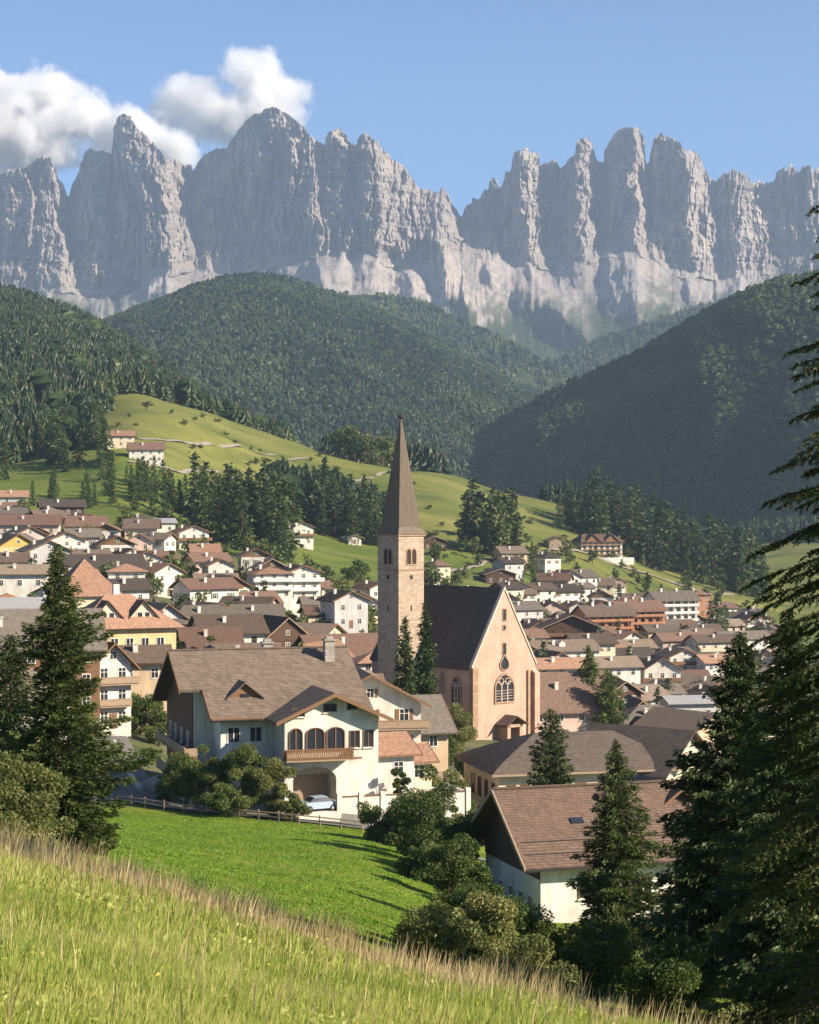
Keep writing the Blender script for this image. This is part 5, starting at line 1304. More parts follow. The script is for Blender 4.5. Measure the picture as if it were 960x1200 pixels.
# ------------------------------------------------------------------ trees, shrubs, grass
def shards(c, dr, ln, wd, rg, shade, up=None):
    """one kite-shaped leaf or needle spray per row: centre c, direction dr, length ln, width wd"""
    n = len(c); dr = dr/np.maximum(np.linalg.norm(dr, axis=1, keepdims=True), 1e-6)
    rnd = rg.normal(size=(n,3)); side = np.cross(dr, rnd); side /= np.maximum(np.linalg.norm(side, axis=1, keepdims=True), 1e-6)
    ln = np.broadcast_to(ln, n)[:,None]; wd = np.broadcast_to(wd, n)[:,None]
    nrm = np.cross(side, dr)
    a = c - dr*ln*.5; b = c + side*wd*.5 - dr*ln*.05 + nrm*wd*.12; d = c - side*wd*.5 - dr*ln*.05 + nrm*wd*.12; e = c + dr*ln*.5
    V = np.stack([a,b,e,d],1).reshape(-1,3); Fc = np.arange(4*n).reshape(n,4)
    return V, Fc, np.repeat(shade, 4)

def conifer(h, r, seed, nb=160, dens=9, sl=.5, sw=.16, droop=.28, z0=.06, prof=.9, gap=.25, wob=.25, rise=.12, lean=0.0, limb_r=.03, sub=2, tiphang=.3):
    rg = np.random.default_rng(seed); cs, ds, ls, sh = [], [], [], []; limbs = MB()
    lopside = rg.random()*6.28
    for i in range(nb):
        t = (i+rg.random())/nb; z = h*(z0+(1-z0)*t**1.05); az = i*2.399+rg.normal()*.35
        tt = (z/h-z0)/(1-z0)
        L = r*((1-tt)**prof)*(1-.55*math.exp(-tt*14))*rg.uniform(1-gap*1.3,1+gap)*(1+wob*.35*math.sin(az-lopside)+wob*.3*math.sin(z*1.1+seed)) + .12*r*(1-tt)+.05
        dirx = np.array([math.cos(az), math.sin(az), 0]); lat = np.array([-math.sin(az), math.cos(az), 0])
        n = max(5, int(L*dens)); s = rg.random(n)**.75*.95+.05
        side = rg.uniform(-1,1,n); wl = L*.30*np.sin(np.clip(s,0,1)*PI*.85+.25)
        up = rise*(1+tt*1.5)
        p = dirx*(L*s)[:,None] + lat*(side*wl)[:,None]
        p[:,2] = z + L*(up*s - droop*(1+.3*(1-tt))*s*s*1.15 + .18*np.maximum(s-.8,0)*droop*4) - np.abs(side)*wl*.35
        base = dirx*(L*np.clip(s-.25,0,1))[:,None]; base[:,2] = z+L*(up*s-droop*s*s)
        sb = rg.uniform(.25,.75)
        for q in range(sub):
            c = p + rg.normal(size=(n,3))*sl*.28
            dd = (dirx*rg.uniform(.5,1.2,n)[:,None] + lat*(side*rg.uniform(.4,1.1,n))[:,None]); dd[:,2] += rg.normal(size=n)*.25 - tiphang
            cs.append(c); ds.append(dd); ls.append(sl*rg.uniform(.6,1.35,n)*(.65+.35*(1-tt))); sh.append(np.clip(.5*sb+.5*rg.random(n)+.2*(s-.5), 0, 1))
        if limb_r > 0 and L > .5:
            pp = [Vector((math.cos(az)*L*q, math.sin(az)*L*q, z+L*(up*q-droop*(1+.3*(1-tt))*q*q*1.15))) for q in (0,.5,.93)]
            limbs.tube(pp[0], pp[1], limb_r*(1-tt*.6), limb_r*.6*(1-tt*.6), 4, cap=False); limbs.tube(pp[1], pp[2], limb_r*.6*(1-tt*.6), .006, 4, cap=False)
    # leader
    m = 14; c = np.zeros((m,3)); c[:,2] = h*np.linspace(.955,1.0,m); c[:,:2] += rg.normal(size=(m,2))*.05*sl
    cs.append(c); d_ = rg.normal(size=(m,3))*.5; d_[:,2] += 1; ds.append(d_); ls.append(np.full(m, sl*.8)); sh.append(np.full(m,.7))
    c = np.concatenate(cs); d = np.concatenate(ds); l = np.concatenate(ls); s = np.concatenate(sh)
    V, Fc, cc = shards(c, d, l, l*sw/sl*rg.uniform(.8,1.3,len(l)), rg, s)
    k = MB(); k.tube((0,0,-1.0),(0,0,h*.5),max(.07,h*.016),h*.009,8); k.tube((0,0,h*.5),(0,0,h*.985),h*.009,.015,6)
    k.v += [] ; off = len(k.v); k.v += limbs.v; k.f += [tuple(i+off for i in f) for f in limbs.f]; k.m += limbs.m
    return (V, Fc, cc), k

def conifer_tree(px, d, top_py, width_px, label, seed, mat=None, group=None, name='spruce_tree', base_z=None, cat='tree', **kw):
    x = (px-480.0)/F*d; zb = hz(x, d) if base_z is None else base_z; h = (HY-top_py)/F*d - zb; r = width_px/2.0/F*d
    (V, Fc, cc), k = conifer(h, r, seed, **kw)
    o = empty(name, (x, d, zb), seed*1.3); tag(o, label, cat, group)
    k.build('trunk', M_bark, o)
    link('crown', np_mesh('crown', V, Fc, [mat or L_spruce], col=np.repeat(cc[:,None],3,1)), o)
    return o

# the spruce at the left of the lane
conifer_tree(66, 86, 640, 132, 'tall lone spruce left of the lane, rising in front of the salmon roofs', 3, nb=300, dens=52, sl=0.27, sw=.09, droop=.16, gap=.42, wob=.9, prof=.70, rise=.25, z0=.02, tiphang=.05)
conifer_tree(12, 92, 745, 120, 'lower ragged spruce left of the tall lone spruce, cut by the picture edge', 4, nb=200, dens=40, sl=0.29, sw=.09, droop=.18, gap=.4, wob=.8, prof=.6, rise=.2)
# the two slender ones by the nave
conifer_tree(475, 306, 724, 34, 'slim dark spruce beside the nave, left one of the pair', 11, nb=170, dens=12, sl=.8, sw=.3, droop=.35, prof=.62, gap=.2, group='slim spruces beside the church nave')
conifer_tree(498, 309, 708, 36, 'slim dark spruce beside the nave, right one of the pair', 12, nb=170, dens=12, sl=.8, sw=.3, droop=.35, prof=.62, gap=.2, group='slim spruces beside the church nave')
# in front of and beside the hall
conifer_tree(645, 168, 832, 84, 'bushy twin topped spruce standing in front of the dark hipped roof', 13, nb=170, dens=32, sl=0.34, sw=.13, droop=.2, prof=.6, gap=.3, rise=.3)
conifer_tree(653, 167, 838, 50, 'slim second stem leaning on the bushy twin topped spruce', 23, nb=110, dens=32, sl=0.34, sw=.13, droop=.2, prof=.7, gap=.3, rise=.3)
conifer_tree(722, 108, 868, 126, 'regular cone shaped spruce in front of the brown roofed house', 14, nb=260, dens=44, sl=0.29, sw=.09, droop=.22, prof=.85, gap=.35, rise=.2)
conifer_tree(690, 372, 758, 44, 'pale green larch, left one right of the church', 15, mat=L_larch, name='larch_tree', nb=130, dens=10, sl=.9, sw=.35, droop=.2, prof=.6, gap=.35, group='pale larches between church and hall')
conifer_tree(712, 366, 785, 52, 'shorter pale green larch right of the taller one', 16, mat=L_larch, name='larch_tree', nb=130, dens=10, sl=.9, sw=.35, droop=.2, prof=.5, gap=.35, group='pale larches between church and hall')
# the dark stand on the right
conifer_tree(868, 78, 742, 190, 'big dark spruce at the left front of the right hand stand', 17, nb=380, dens=52, sl=0.27, sw=.09, droop=.2, prof=.72, gap=.35, rise=.2, wob=.5)
conifer_tree(925, 70, 715, 170, 'big dark spruce in the middle of the right hand stand', 18, nb=340, dens=52, sl=0.26, sw=.09, droop=.2, prof=.72, gap=.35, rise=.2)
conifer_tree(822, 92, 880, 120, 'lower spruce leaning out at the left foot of the right hand stand', 19, nb=240, dens=44, sl=0.27, sw=.09, droop=.2, prof=.8, gap=.35, rise=.2)
conifer_tree(990, 60, 800, 190, 'wide spruce behind the hanging branches at the picture edge', 20, nb=300, dens=52, sl=0.23, sw=.09, droop=.2, prof=.7, gap=.35, rise=.2)
# the near spruce whose branches hang into the picture on the right
def edge_spruce():
    d = 25.0; px = 1066; x = (px-480)/F*d; zb = hz(x, d); h = 6.6 - zb; rg = np.random.default_rng(5)
    o = empty('spruce_tree', (x, d, zb)); tag(o, 'near spruce reaching in from the right edge with hanging branches', 'tree')
    k = MB(); k.tube((0,0,-1),(0,0,h*.6),.2,.12,10); k.tube((0,0,h*.6),(0,0,h),.12,.02,8)
    cs, ds, ls, sh = [], [], [], []
    nb = 440
    for i in range(nb):
        t = (i+rg.random())/nb; z = h*(.04+.94*t); az = i*2.399+rg.normal()*.3
        if i % 4 == 0: az = PI + rg.normal()*.45      # a few more on the side that faces the light gap
        L = (2.5*(1-t)**.6+.30)*rg.uniform(.5,1.15)*(1-.3*math.exp(-t*12)); up = .05+.3*t+rg.normal()*.08; dp = .50
        dirx = np.array([math.cos(az), math.sin(az), 0.]); lat = np.array([-math.sin(az), math.cos(az), 0.])
        def pt(s): return np.array([math.cos(az)*L*s, math.sin(az)*L*s, z+L*(up*s-dp*s*s+.22*max(s-.7,0))])
        q = [Vector(pt(s)) for s in np.linspace(0,1,7)]
        for a in range(6): k.tube(q[a], q[a+1], .017*(1-a/6.5), .017*(1-(a+1)/6.5), 5, cap=False)
        # twigs on both sides, each clothed with short needles, hanging a little
        nt = int(L*14)
        for a in range(nt):
            s = .12+.88*(a+rg.random())/nt; sd = 1 if a % 2 else -1; b0 = pt(s); tl = L*.28*(1.1-s)*rg.uniform(.6,1.3)+.10
            td = lat*sd*.8+dirx*.75; td[2] -= .28+.35*rg.random(); td = td/np.linalg.norm(td)
            m = int(10+tl*120); u = rg.random(m)*1.0
            c = b0+td*(tl*u)[:,None]; c[:,2] -= .10*tl*u*u
            nd = td*.75+rg.normal(size=(m,3))*.55
            cs.append(c+nd*.018); ds.append(nd); ls.append(rg.uniform(.045,.075,m)); sh.append(np.clip(rg.uniform(.15,.7)+rg.normal(size=m)*.12,0,1))
            if a % 2 == 0: k.tube(tuple(b0), tuple(b0+td*tl), .006, .003, 3, cap=False)
        m = int(L*90); s = rg.random(m); c = np.stack([pt(v) for v in s]); nd = dirx*.6+rg.normal(size=(m,3))*.6
        cs.append(c+nd*.02); ds.append(nd); ls.append(rg.uniform(.05,.08,m)); sh.append(np.full(m,.35))
    c = np.concatenate(cs); l = np.concatenate(ls)
    V, Fc, cc = shards(c, np.concatenate(ds), l, l*.28, rg, np.concatenate(sh)); print('edge spruce', len(Fc))
    k.build('trunk', M_bark, o); link('crown', np_mesh('crown', V, Fc, [L_spruce], col=np.repeat(cc[:,None],3,1)), o)
edge_spruce()

def broadleaf(h, r, seed, n=3500, ls=.22, clumps=26, low=.15, trunk=True):
    rg = np.random.default_rng(seed); k = MB()
    cz = h*(low+(1-low)*.5); hz_ = h*(1-low)*.5
    cen = rg.normal(size=(clumps,3)); cen /= np.linalg.norm(cen,axis=1,keepdims=True); rad = rg.uniform(.35,1.15,clumps)[:,None]
    cen = cen*rad*np.array([r*.85,r*.85,hz_*.85])+np.array([0,0,cz]); cr = rg.uniform(.14,.42,clumps)*min(r,hz_)*1.15
    w = cr**2; idx = rg.choice(clumps, n, p=w/w.sum())
    u = rg.normal(size=(n,3)); u /= np.linalg.norm(u,axis=1,keepdims=True)
    c = cen[idx]+u*(cr[idx]*rg.random(n)**.35)[:,None]*np.array([1.15,1.15,.85])
    dr = u*.6+rg.normal(size=(n,3))*.7; sb = rg.uniform(.15,.85,clumps)
    l = ls*rg.uniform(.6,1.4,n); V, Fc, cc = shards(c, dr, l, l*.62, rg, np.clip(sb[idx]*.6+rg.random(n)*.4,0,1))
    k.tube((0,0,-.8),(0,0,h*.35),max(.04,h*.025),max(.03,h*.018),7)
    for i in range(min(clumps,9)): k.tube((0,0,h*rg.uniform(.12,.4)), tuple(cen[i]), max(.02,h*.01), .012, 5, cap=False)
    return (V,Fc,cc), k
def bush(px, d, w_px, h_px, label, seed, mat=None, name='shrub', cat='shrub', group=None, ls=.2, n=None, dz=0, low=.02, leafpx=None):
    x = (px-480.0)/F*d; zb = hz(x, d)+dz; r = w_px/2.0/F*d; h = h_px/F*d
    n = n or int(min(22000, 900+r*h*900*(.2/ls)**1.8)); (V,Fc,cc), k = broadleaf(h, r, seed, n=n, ls=ls, low=low)
    o = empty(name, (x,d,zb)); tag(o, label, cat, group); k.build('trunk', M_bark, o)
    link('crown', np_mesh('crown', V, Fc, [mat or L_broad], col=np.repeat(cc[:,None],3,1)), o); return o

G1 = 'bushes in the dip behind the grassy slope'; G2 = 'garden trees in front of the inn'; G3 = 'trees at the lower end of the meadow'
bs = [ (520,66,90,128,'olive green bush, leftmost of the sunlit bushes below the brown roofed house',L_olive),(566,70,95,146,'tall yellowish bush directly left below the brown roofed house',L_olive),
 (618,66,100,115,'round olive bush below the white wall of the brown roofed house',L_olive),(668,62,90,85,'low pale bush at the foot of the cone shaped spruce',L_olive),
 (545,88,90,109,'dark green bush behind the olive bushes',L_broad),(700,74,110,115,'dark broad bush under the cone shaped spruce',L_broad),(760,60,120,91,'wide pale leaved bush below the right hand stand',L_olive),
 (835,52,130,85,'pale leaved bush under the big dark spruce at lower right',L_olive),(910,46,140,97,'yellow leaved bush in the lower right corner',L_olive),
 (790,70,110,109,'dark bush between cone shaped spruce and right hand stand',L_broad),(960,40,150,134,'dense bush beneath the hanging branches at the right edge',L_broad),
 (590,78,100,128,'dark bush filling the gap under the eaves of the brown roofed house',L_broad),(640,80,90,97,'dark bush right of the white corner of the brown roofed house',L_broad),(492,72,70,85,'small olive bush at the left end of the bush row',L_olive),
 (870,60,150,122,'dark undergrowth bush between the big dark spruces',L_broad),(800,48,110,56,'low straw coloured bush on the slope edge at lower right',L_olive),(720,56,110,53,'low straw coloured bush below the cone shaped spruce',L_olive),(930,56,150,183,'tall leafy bush in front of the middle dark spruce',L_olive)]
for i,(px,d,w,h,lb,mt) in enumerate(bs): bush(px,d,w,h,lb,200+i,mt,group=G1,ls=.12 if d > 60 else .10, dz=-.3)
bs = [(506,158,80,135,'tall dark round tree at the lower right corner of the meadow',L_broad),(476,164,52,72,'round dark bush at the end of the lane fence',L_broad),(440,176,46,52,'low dark bush beside the lane fence end',L_broad),
 (540,150,58,105,'dark tree touching the brown roofed house on its left',L_broad),(526,132,64,100,'shadowy bush between meadow and brown roofed house',L_broad),(548,195,44,50,'light green garden tree left of the hall',L_olive),(480,176,50,60,'dark leafy tree above the lane fence end',L_broad),(520,172,56,70,'dark leafy tree behind the tall dark round tree',L_broad),(500,142,60,60,'low dark bush before the tall dark round tree',L_broad),(560,128,50,80,'dark bush hiding the left wall of the brown roofed house',L_broad)]
for i,(px,d,w,h,lb,mt) in enumerate(bs): bush(px,d,w,h,lb,230+i,mt,group=G3,ls=.18, dz=-.3)
bs = [(218,200,56,74,'dark garden tree at the left corner of the inn',L_broad),(252,197,54,86,'leafy garden tree in front of the inn windows',L_broad),(287,195,50,84,'garden tree left of the white wing of the inn',L_broad),
 (322,194,44,79,'thin yellowish garden tree right in front of the inn wing',L_olive),(268,192,60,40,'low dark hedge bush along the lane below the inn',L_broad),(344,192,40,31,'low bush by the lane under the arch of the inn',L_olive),
 (470,200,26,74,'dark cypress like tree in the terrace of the inn',L_broad),(196,206,36,40,'bush beside the lane bend',L_broad)]
for i,(px,d,w,h,lb,mt) in enumerate(bs): bush(px,d,w,h,lb,260+i,mt,group=G2,ls=.18)
G4 = 'trees around the church'; 
bs = [(530,300,46,62,'light green broad tree at the foot of the nave',L_olive),(505,262,56,60,'green garden tree between inn terrace and church',L_broad),(460,262,38,46,'shady tree behind the orange tiled annexes',L_broad),
 (552,262,34,44,'small green tree left of the hall roof',L_broad),(474,226,52,62,'leafy tree hiding the end of the grey roofed rear house',L_broad),(500,236,44,50,'light leafy tree between terrace and church',L_olive),(525,228,56,44,'loose green shrubs beside the plank roofed shed',L_olive),(540,226,30,24,'low shrub left of the hall',L_broad)]
for i,(px,d,w,h,lb,mt) in enumerate(bs): bush(px,d,w,h,lb,290+i,mt,group=G4,ls=.26)
G5 = 'bushes at the left edge'
bs = [(8,64,120,120,'olive bush at the lower left edge under the ragged spruce',L_olive),(48,62,70,75,'olive leaved bush at the foot of the tall lone spruce',L_olive),(108,100,60,70,'dark bush right of the foot of the tall lone spruce',L_broad),(30,76,110,150,'tall olive thicket between the two left spruces',L_olive)]
for i,(px,d,w,h,lb,mt) in enumerate(bs): bush(px,d,w,h,lb,310+i,mt,group=G5,ls=.13, dz=-.6)
bs = [(165,268,44,50,'dark garden bush below the tan annex',L_broad),(186,262,40,44,'dark bush left of the inn balconies',L_broad),(150,272,30,40,'young tree in front of the tall white balcony house',L_broad),(176,240,30,16,'hedge clump in the small garden by the lane',L_broad)]
for i,(px,d,w,h,lb,mt) in enumerate(bs): bush(px,d,w,h,lb,330+i,mt,group='garden bushes by the lane',ls=.34)

# ---------------- templates for the many trees farther off (shared meshes)
def mid_conifer_mesh(seed, mat, nb=64, prof=.8):
    (V,Fc,cc), k = conifer(1.0*20, 3.3, seed, nb=nb, dens=2.6, sl=1.9, sw=.85, droop=.3, prof=prof, gap=.28, limb_r=0, sub=1)
    Vk = np.array(k.v); fk = [f for f in k.f if len(f) == 4]; Fk = np.array(fk)+len(V)
    V2 = np.concatenate([V, Vk])/20.0; F2 = np.concatenate([Fc, Fk]); mi = np.concatenate([np.zeros(len(Fc)), np.ones(len(Fk))])
    return np_mesh('spruce_tree', V2, F2, [mat, M_bark], mi, np.repeat(np.concatenate([cc, np.zeros(len(Vk))])[:,None],3,1))
def mid_broad_mesh(seed, mat, n=420):
    (V,Fc,cc), k = broadleaf(20., 7.5, seed, n=n, ls=2.0, clumps=16, low=.08)
    Vk = np.array(k.v); Fk = np.array([f for f in k.f if len(f) == 4])+len(V)
    V2 = np.concatenate([V, Vk])/20.0; F2 = np.concatenate([Fc, Fk]); mi = np.concatenate([np.zeros(len(Fc)), np.ones(len(Fk))])
    return np_mesh('broadleaf_tree', V2, F2, [mat, M_bark], mi, np.repeat(np.concatenate([cc, np.zeros(len(Vk))])[:,None],3,1))
MC = [mid_conifer_mesh(400+i, L_spruce2, nb=70, prof=(.6,.7,.8,.9,.75,.65)[i]) for i in range(6)]
MLa = [mid_conifer_mesh(420+i, L_larch, nb=60, prof=.5) for i in range(2)]
MBr = [mid_broad_mesh(430+i, L_broad) for i in range(3)]+[mid_broad_mesh(440+i, L_olive) for i in range(2)]
rt = np.random.default_rng(99); NTREE = [0,0]
def plant(kind, px, d, h, label, group, wid=1.0):
    x = (px-480.0)/F*d
    me = (MC if kind == 'c' else MLa if kind == 'l' else MBr)[int(rt.integers({'c':6,'l':2,'b':5}[kind]))]
    o = link({'c':'spruce_tree','l':'larch_tree','b':'broadleaf_tree'}[kind], me, None, (x, d, hz(x,d)-.3), float(rt.random()*6.28))
    s = h*rt.uniform(.85,1.15); o.scale = (s*wid*rt.uniform(.9,1.2), s*wid*rt.uniform(.9,1.2), s); tag(o, label, 'tree', group); NTREE[0 if kind == 'c' else 1] += 1
    return o
def rand_plant(n, kind, pxr, dr, h, label, group, test=None, wid=1.0, clear=0.0, pxd=None):
    made = 0
    for _ in range(n*30):
        if made >= n: break
        px = rt.uniform(*pxr); d = rt.uniform(*dr)
        if test and not test(px, d): continue
        x = (px-480)/F*d
        if clear and any((x-q['o'].location.x)**2+(d-q['o'].location.y)**2 < (q['r']+clear)**2 for q in HOUSES): continue
        plant(kind, px, d, h*rt.uniform(.75,1.2), label, group, wid); made += 1
E = lambda xs, ys_: (lambda p: float(np.interp(p, xs, ys_)))
# belt of spruces between the village and the green hill
rand_plant(42, 'c', (225,335), (715,800), 26, 'spruce in the dark belt behind the village, left of the green meadow', 'spruces in the belt behind the village', clear=2)
rand_plant(54, 'c', (318,456), (845,925), 22, 'spruce in the wood along the top of the green meadow', 'spruces above the green meadow')
rand_plant(26, 'c', (112,262), (800,838), 13, 'spruce in the strip below the two hill farms', 'spruces below the hill farms', clear=3)
rand_plant(20, 'c', (35,200), (760,795), 12, 'small spruce in the lower strip behind the left quarter', 'spruces behind the left quarter', clear=3)
rand_plant(22, 'c', (-5,125), (850,945), 21, 'tall spruce at the front of the left mountainside wood', 'front spruces of the left mountainside wood', clear=3)
rand_plant(20, 'b', (392,456), (1080,1125), 18, 'bushy tree on the crest of the green hill left of the spire', 'trees on the crest of the green hill')
for (px,d,h,k_,w_) in ((548,900,28,'c',1.2),(554,908,31,'c',1.2),(561,898,33,'c',1.1),(568,905,31,'b',.8),(576,900,32,'b',.8),(584,908,33,'c',1.2),(592,898,32,'c',1.2),(600,904,31,'c',1.1),(607,898,27,'c',1.1),(573,890,24,'b',.8),(589,888,22,'b',.8)):
    plant(k_, px, d, h, 'tree in the dense round clump on the meadow right of the tower', 'tree clump on the meadow right of the tower', w_)
rowt = E([655,700,760,800,860,905], [1062,1060,1058,1060,1072,1090])
for i in range(66):
    px = 655+240*(i+rt.random())/66; plant('c', px, rowt(px)+rt.uniform(-22,28), (20 if px < 690 else 31)*rt.uniform(.8,1.15), 'spruce in the long row along the back of the knoll', 'spruces along the back of the knoll')
plant('l', 752, 1096, 26, 'pale larch standing out of the long spruce row', None); plant('c', 806, 1020, 20, 'spruce standing out before the long row', None)
rand_plant(36, 'c', (600,905), (440,920), 11, 'small spruce among the houses right of the church', 'spruces among the houses right of the church', clear=1.5)
rand_plant(130, 'b', (585,905), (400,920), 7.5, 'garden tree among the houses right of the church', 'garden trees right of the church', clear=.5)
rand_plant(110, 'b', (0,445), (350,720), 9.5, 'garden tree among the houses left of the church', 'garden trees left of the church', clear=-.8)
rand_plant(46, 'b', (130,680), (900,1080), 3.0, 'low bush dotted over the green hill', 'low bushes on the green hill', clear=2, wid=1.6)
rand_plant(26, 'b', (500,700), (690,970), 9, 'tree on the banks right of the clump', 'trees on the banks', clear=.5)
for (px,d,h,k_) in ((392,515,13,'b'),(408,520,15,'b'),(422,512,13,'b'),(400,505,11,'b'),(432,520,12,'b')): plant(k_, px, d, h, 'dark tree in the group left of the tower', 'dark trees left of the tower', .8)
for (px,d,h,k_) in ((700,690,8,'b'),(715,690,9,'b'),(728,685,8,'b'),(742,690,9,'b')): plant(k_, px, d, h, 'round tree in front of the orange hotels', 'round trees before the orange hotels', 1.0)
for (px,d,h,k_) in ((832,800,17,'c'),(840,795,19,'c'),(850,800,16,'c'),(845,790,14,'l')): plant(k_, px, d, h, 'tall conifer behind the far right houses', 'tall conifers behind the far right houses', 1.1)
for (px,d,h,k_) in ((775,500,9,'c'),(783,498,11,'c'),(792,502,9,'c'),(800,500,8,'b')): plant(k_, px, d, h, 'garden conifer below the white verge chalet', 'garden conifers below the white verge chalet', 1.3)
plant('b', 172, 1020, 5, 'single low bush on the green hill above the farms', None, 2.2)
print('trees', NTREE)

# ---------------- the lane, its branch, walls and fence
def ribbon(name, pts, width, mat, dz=.10, thick=None, kind='structure'):
    P_ = [Vector(p) for p in pts]
    # resample
    out = []
    for a, b in zip(P_, P_[1:]):
        n = max(1, int((b-a).length/1.5))
        for i in range(n): out.append(a.lerp(b, i/n))
    out.append(P_[-1])
    for _ in range(3): out = [out[0]]+[(out[i-1]+out[i]*2+out[i+1])/4 for i in range(1, len(out)-1)]+[out[-1]]
    V = []; nc = 7
    for i, p in enumerate(out):
        t = (out[min(i+1,len(out)-1)]-out[max(i-1,0)]); t.z = 0; t.normalize(); s = Vector((t.y,-t.x,0))
        for j in range(nc):
            q = p+s*width*(j/(nc-1.)-.5); V.append((q.x, q.y, hz(q.x,q.y)+dz))
    me = np_mesh(name, np.array(V), grid_faces(len(out), nc), [mat], smooth=True); o = link(name, me)
    if kind: tag(o, kind=kind)
    return o, out
T = NT('asphalt'); v = T.coords('Object'); f = T.noise(v, 8, 5, .7); f2 = T.noise(v, .4, 4)
c = T.mix(f2, T.ramp(f, [(.3,(.09,.088,.085)),(.7,(.15,.145,.14))]), (.20,.19,.175)); T.bsdf(c, .9, T.bump(f, .3, .02), .2); M_asph = T.m
M_gravel = simple('gravel', (0.27,0.23,0.19), .95, scale=9)
def gp(px, d): p = ground(px, d); return (p.x, p.y, 0)
lane, lane_pts = ribbon('road', [gp(112,300),gp(128,262),gp(145,232),gp(158,214),gp(172,203.5),gp(215,199.5),gp(280,196.5),gp(350,194),gp(430,191),gp(500,188),gp(560,183)], 4.6, M_asph, .16)
ribbon('road', [gp(158,211),gp(120,203),gp(60,203),gp(-60,206)], 4.4, M_asph, .15)
ribbon('path', [gp(168,214),gp(182,222),gp(205,232),gp(222,238)], 2.6, M_gravel, .17)
ribbon('path', [gp(470,197),gp(520,215),gp(560,235),gp(585,262),gp(590,310)], 3.2, M_gravel, .15)
ribbon('road', [gp(600,480),gp(680,500),gp(760,520),gp(860,560)], 5, M_asph, .25)
ribbon('road', [gp(20,500),gp(90,470),gp(200,410),gp(300,400),gp(430,365)], 5, M_asph, .25)
ribbon('path', [gp(150,870),gp(200,885),gp(260,935),gp(330,965),gp(420,1010),gp(455,1050)], 2.6, M_gravel, .55)
ribbon('path', [gp(150,935),gp(230,965),gp(300,1010),gp(360,1050)], 2.2, M_gravel, .55)
ribbon('path', [gp(520,800),gp(600,900),gp(660,960),gp(760,985),gp(860,1000)], 3.0, M_gravel, .55)
def kerb_wall(name, pts, h, w, mat, label):
    m = MB(); P_ = [ground(a,b) for a,b in pts]
    for a, b in zip(P_, P_[1:]):
        n = max(1, int((b-a).length/2)); 
        for i in range(n):
            p, q = a.lerp(b, i/n), a.lerp(b, (i+1)/n); t = (q-p); t.z = 0; t.normalize(); s = Vector((-t.y,t.x,0))*w/2
            zp, zq = hz(p.x,p.y)+h, hz(q.x,q.y)+h; A=p-s; B=q-s; Cc=q+s; D=p+s
            m.slab((A.x,A.y,zp),(B.x,B.y,zq),(Cc.x,Cc.y,zq),(D.x,D.y,zp), h+.6)
    o = m.build(name, mat); tag(o, label, 'wall'); return o
kerb_wall('garden_wall', [(134,250),(146,230),(160,216),(166,212)], .7, .35, M_greyw, 'low pale garden wall along the right side of the lane')
kerb_wall('retaining_wall', [(330,198),(380,196),(430,195),(470,196)], 1.0, .3, M_white, 'white retaining wall below the inn terrace')
def lane_fence():
    o = empty('fence', ground(300, 192)); tag(o, 'weathered rail fence between lane and mown meadow', 'fence'); base = o.location.copy()
    P_ = [ground(p, d) for p, d in ((138,200),(170,198),(215,194.5),(280,191.5),(350,189),(425,186))]
    pts = []
    for a, b in zip(P_, P_[1:]):
        n = max(1, round((b-a).length/2.4)); pts += [a.lerp(b, i/n) for i in range(n)]
    pts.append(P_[-1]); pts = [Vector((p.x,p.y,hz(p.x,p.y)))-base for p in pts]
    pm = MB(); pm.tube((0,0,-.5),(0,0,1.15),.08,.07,6); pme = pm.mesh('post', [M_wood])
    for p in pts: link('post', pme, o, tuple(p))
    for zz_, nm in ((.95,'rail'),(.55,'rail')):
        m = MB()
        for a, b in zip(pts, pts[1:]): m.tube(a+Vector((0,-.1,zz_)), b+Vector((0,-.1,zz_)), .065, .065, 5)
        m.build(nm, M_wood, o)
lane_fence()

# ---------------- cars, parasols, lamp posts, flower boxes
def parked_car(px, d, rz, paint, label, z=None, k=1.0):
    p = ground(px, d, .16)
    if z is not None: p.z = z
    o = empty('car', p, math.radians(rz)); tag(o, label, 'car', 'parked cars')
    prof = [(-2.1,.35),(-2.15,.75),(-1.9,.95),(-1.25,1.02),(-.75,1.42),(.75,1.46),(1.45,1.05),(2.05,.95),(2.15,.6),(2.1,.35)]
    m = MB(); prof_l = [(-2.1,.3),(2.1,.3),(2.15,.6),(2.1,.88),(1.4,.98),(-1.3,1.0),(-2.0,.9),(-2.15,.65)]
    m.prism(prof_l, -.85, .85); b = m.build('body', paint, o)
    m = MB()
    lo = [(-1.35,-.80,.98),(1.45,-.80,.96),(1.45,.80,.96),(-1.35,.80,.98)]; hi = [(-.75,-.62,1.42),(.75,-.62,1.45),(.75,.62,1.45),(-.75,.62,1.42)]
    for i in range(4): j = (i+1)%4; m.face((lo[i],lo[j],hi[j],hi[i]))
    m.build('windows', M_glass, o); m = MB(); m.slab(*[(a,b_,c_+.05) for a,b_,c_ in hi], .05); m.build('roof', paint, o)
    wm = MB(); wm.tube((0,-.1,0),(0,.1,0),.32,.32,14,0); wm.tube((0,-.115,0),(0,.115,0),.18,.18,10,1); wme = wm.mesh('wheel', [M_iron, M_metal])
    for a in (-1.35,1.3):
        for c_ in (-.82,.82): link('wheel', wme, o, (a,c_,.33))
    for c_ in (-.6,.6): m = MB(); m.box(-2.18,-2.1,c_-.16,c_+.16,.62,.76); m.build('headlight', M_trim, o)
def paint(n, c):
    T = NT(n); T.bsdf(c, .25, None, .5); return T.m
parked_car(373, 196.2, 28, paint('pale_blue_paint',(.34,.42,.5)), 'pale blue car parked at the arch of the inn', z=-32.6+1.62)
parked_car(24, 476, 12, paint('white_paint',(.75,.75,.75)), 'white car parked before the flat roofed inn at the left edge')
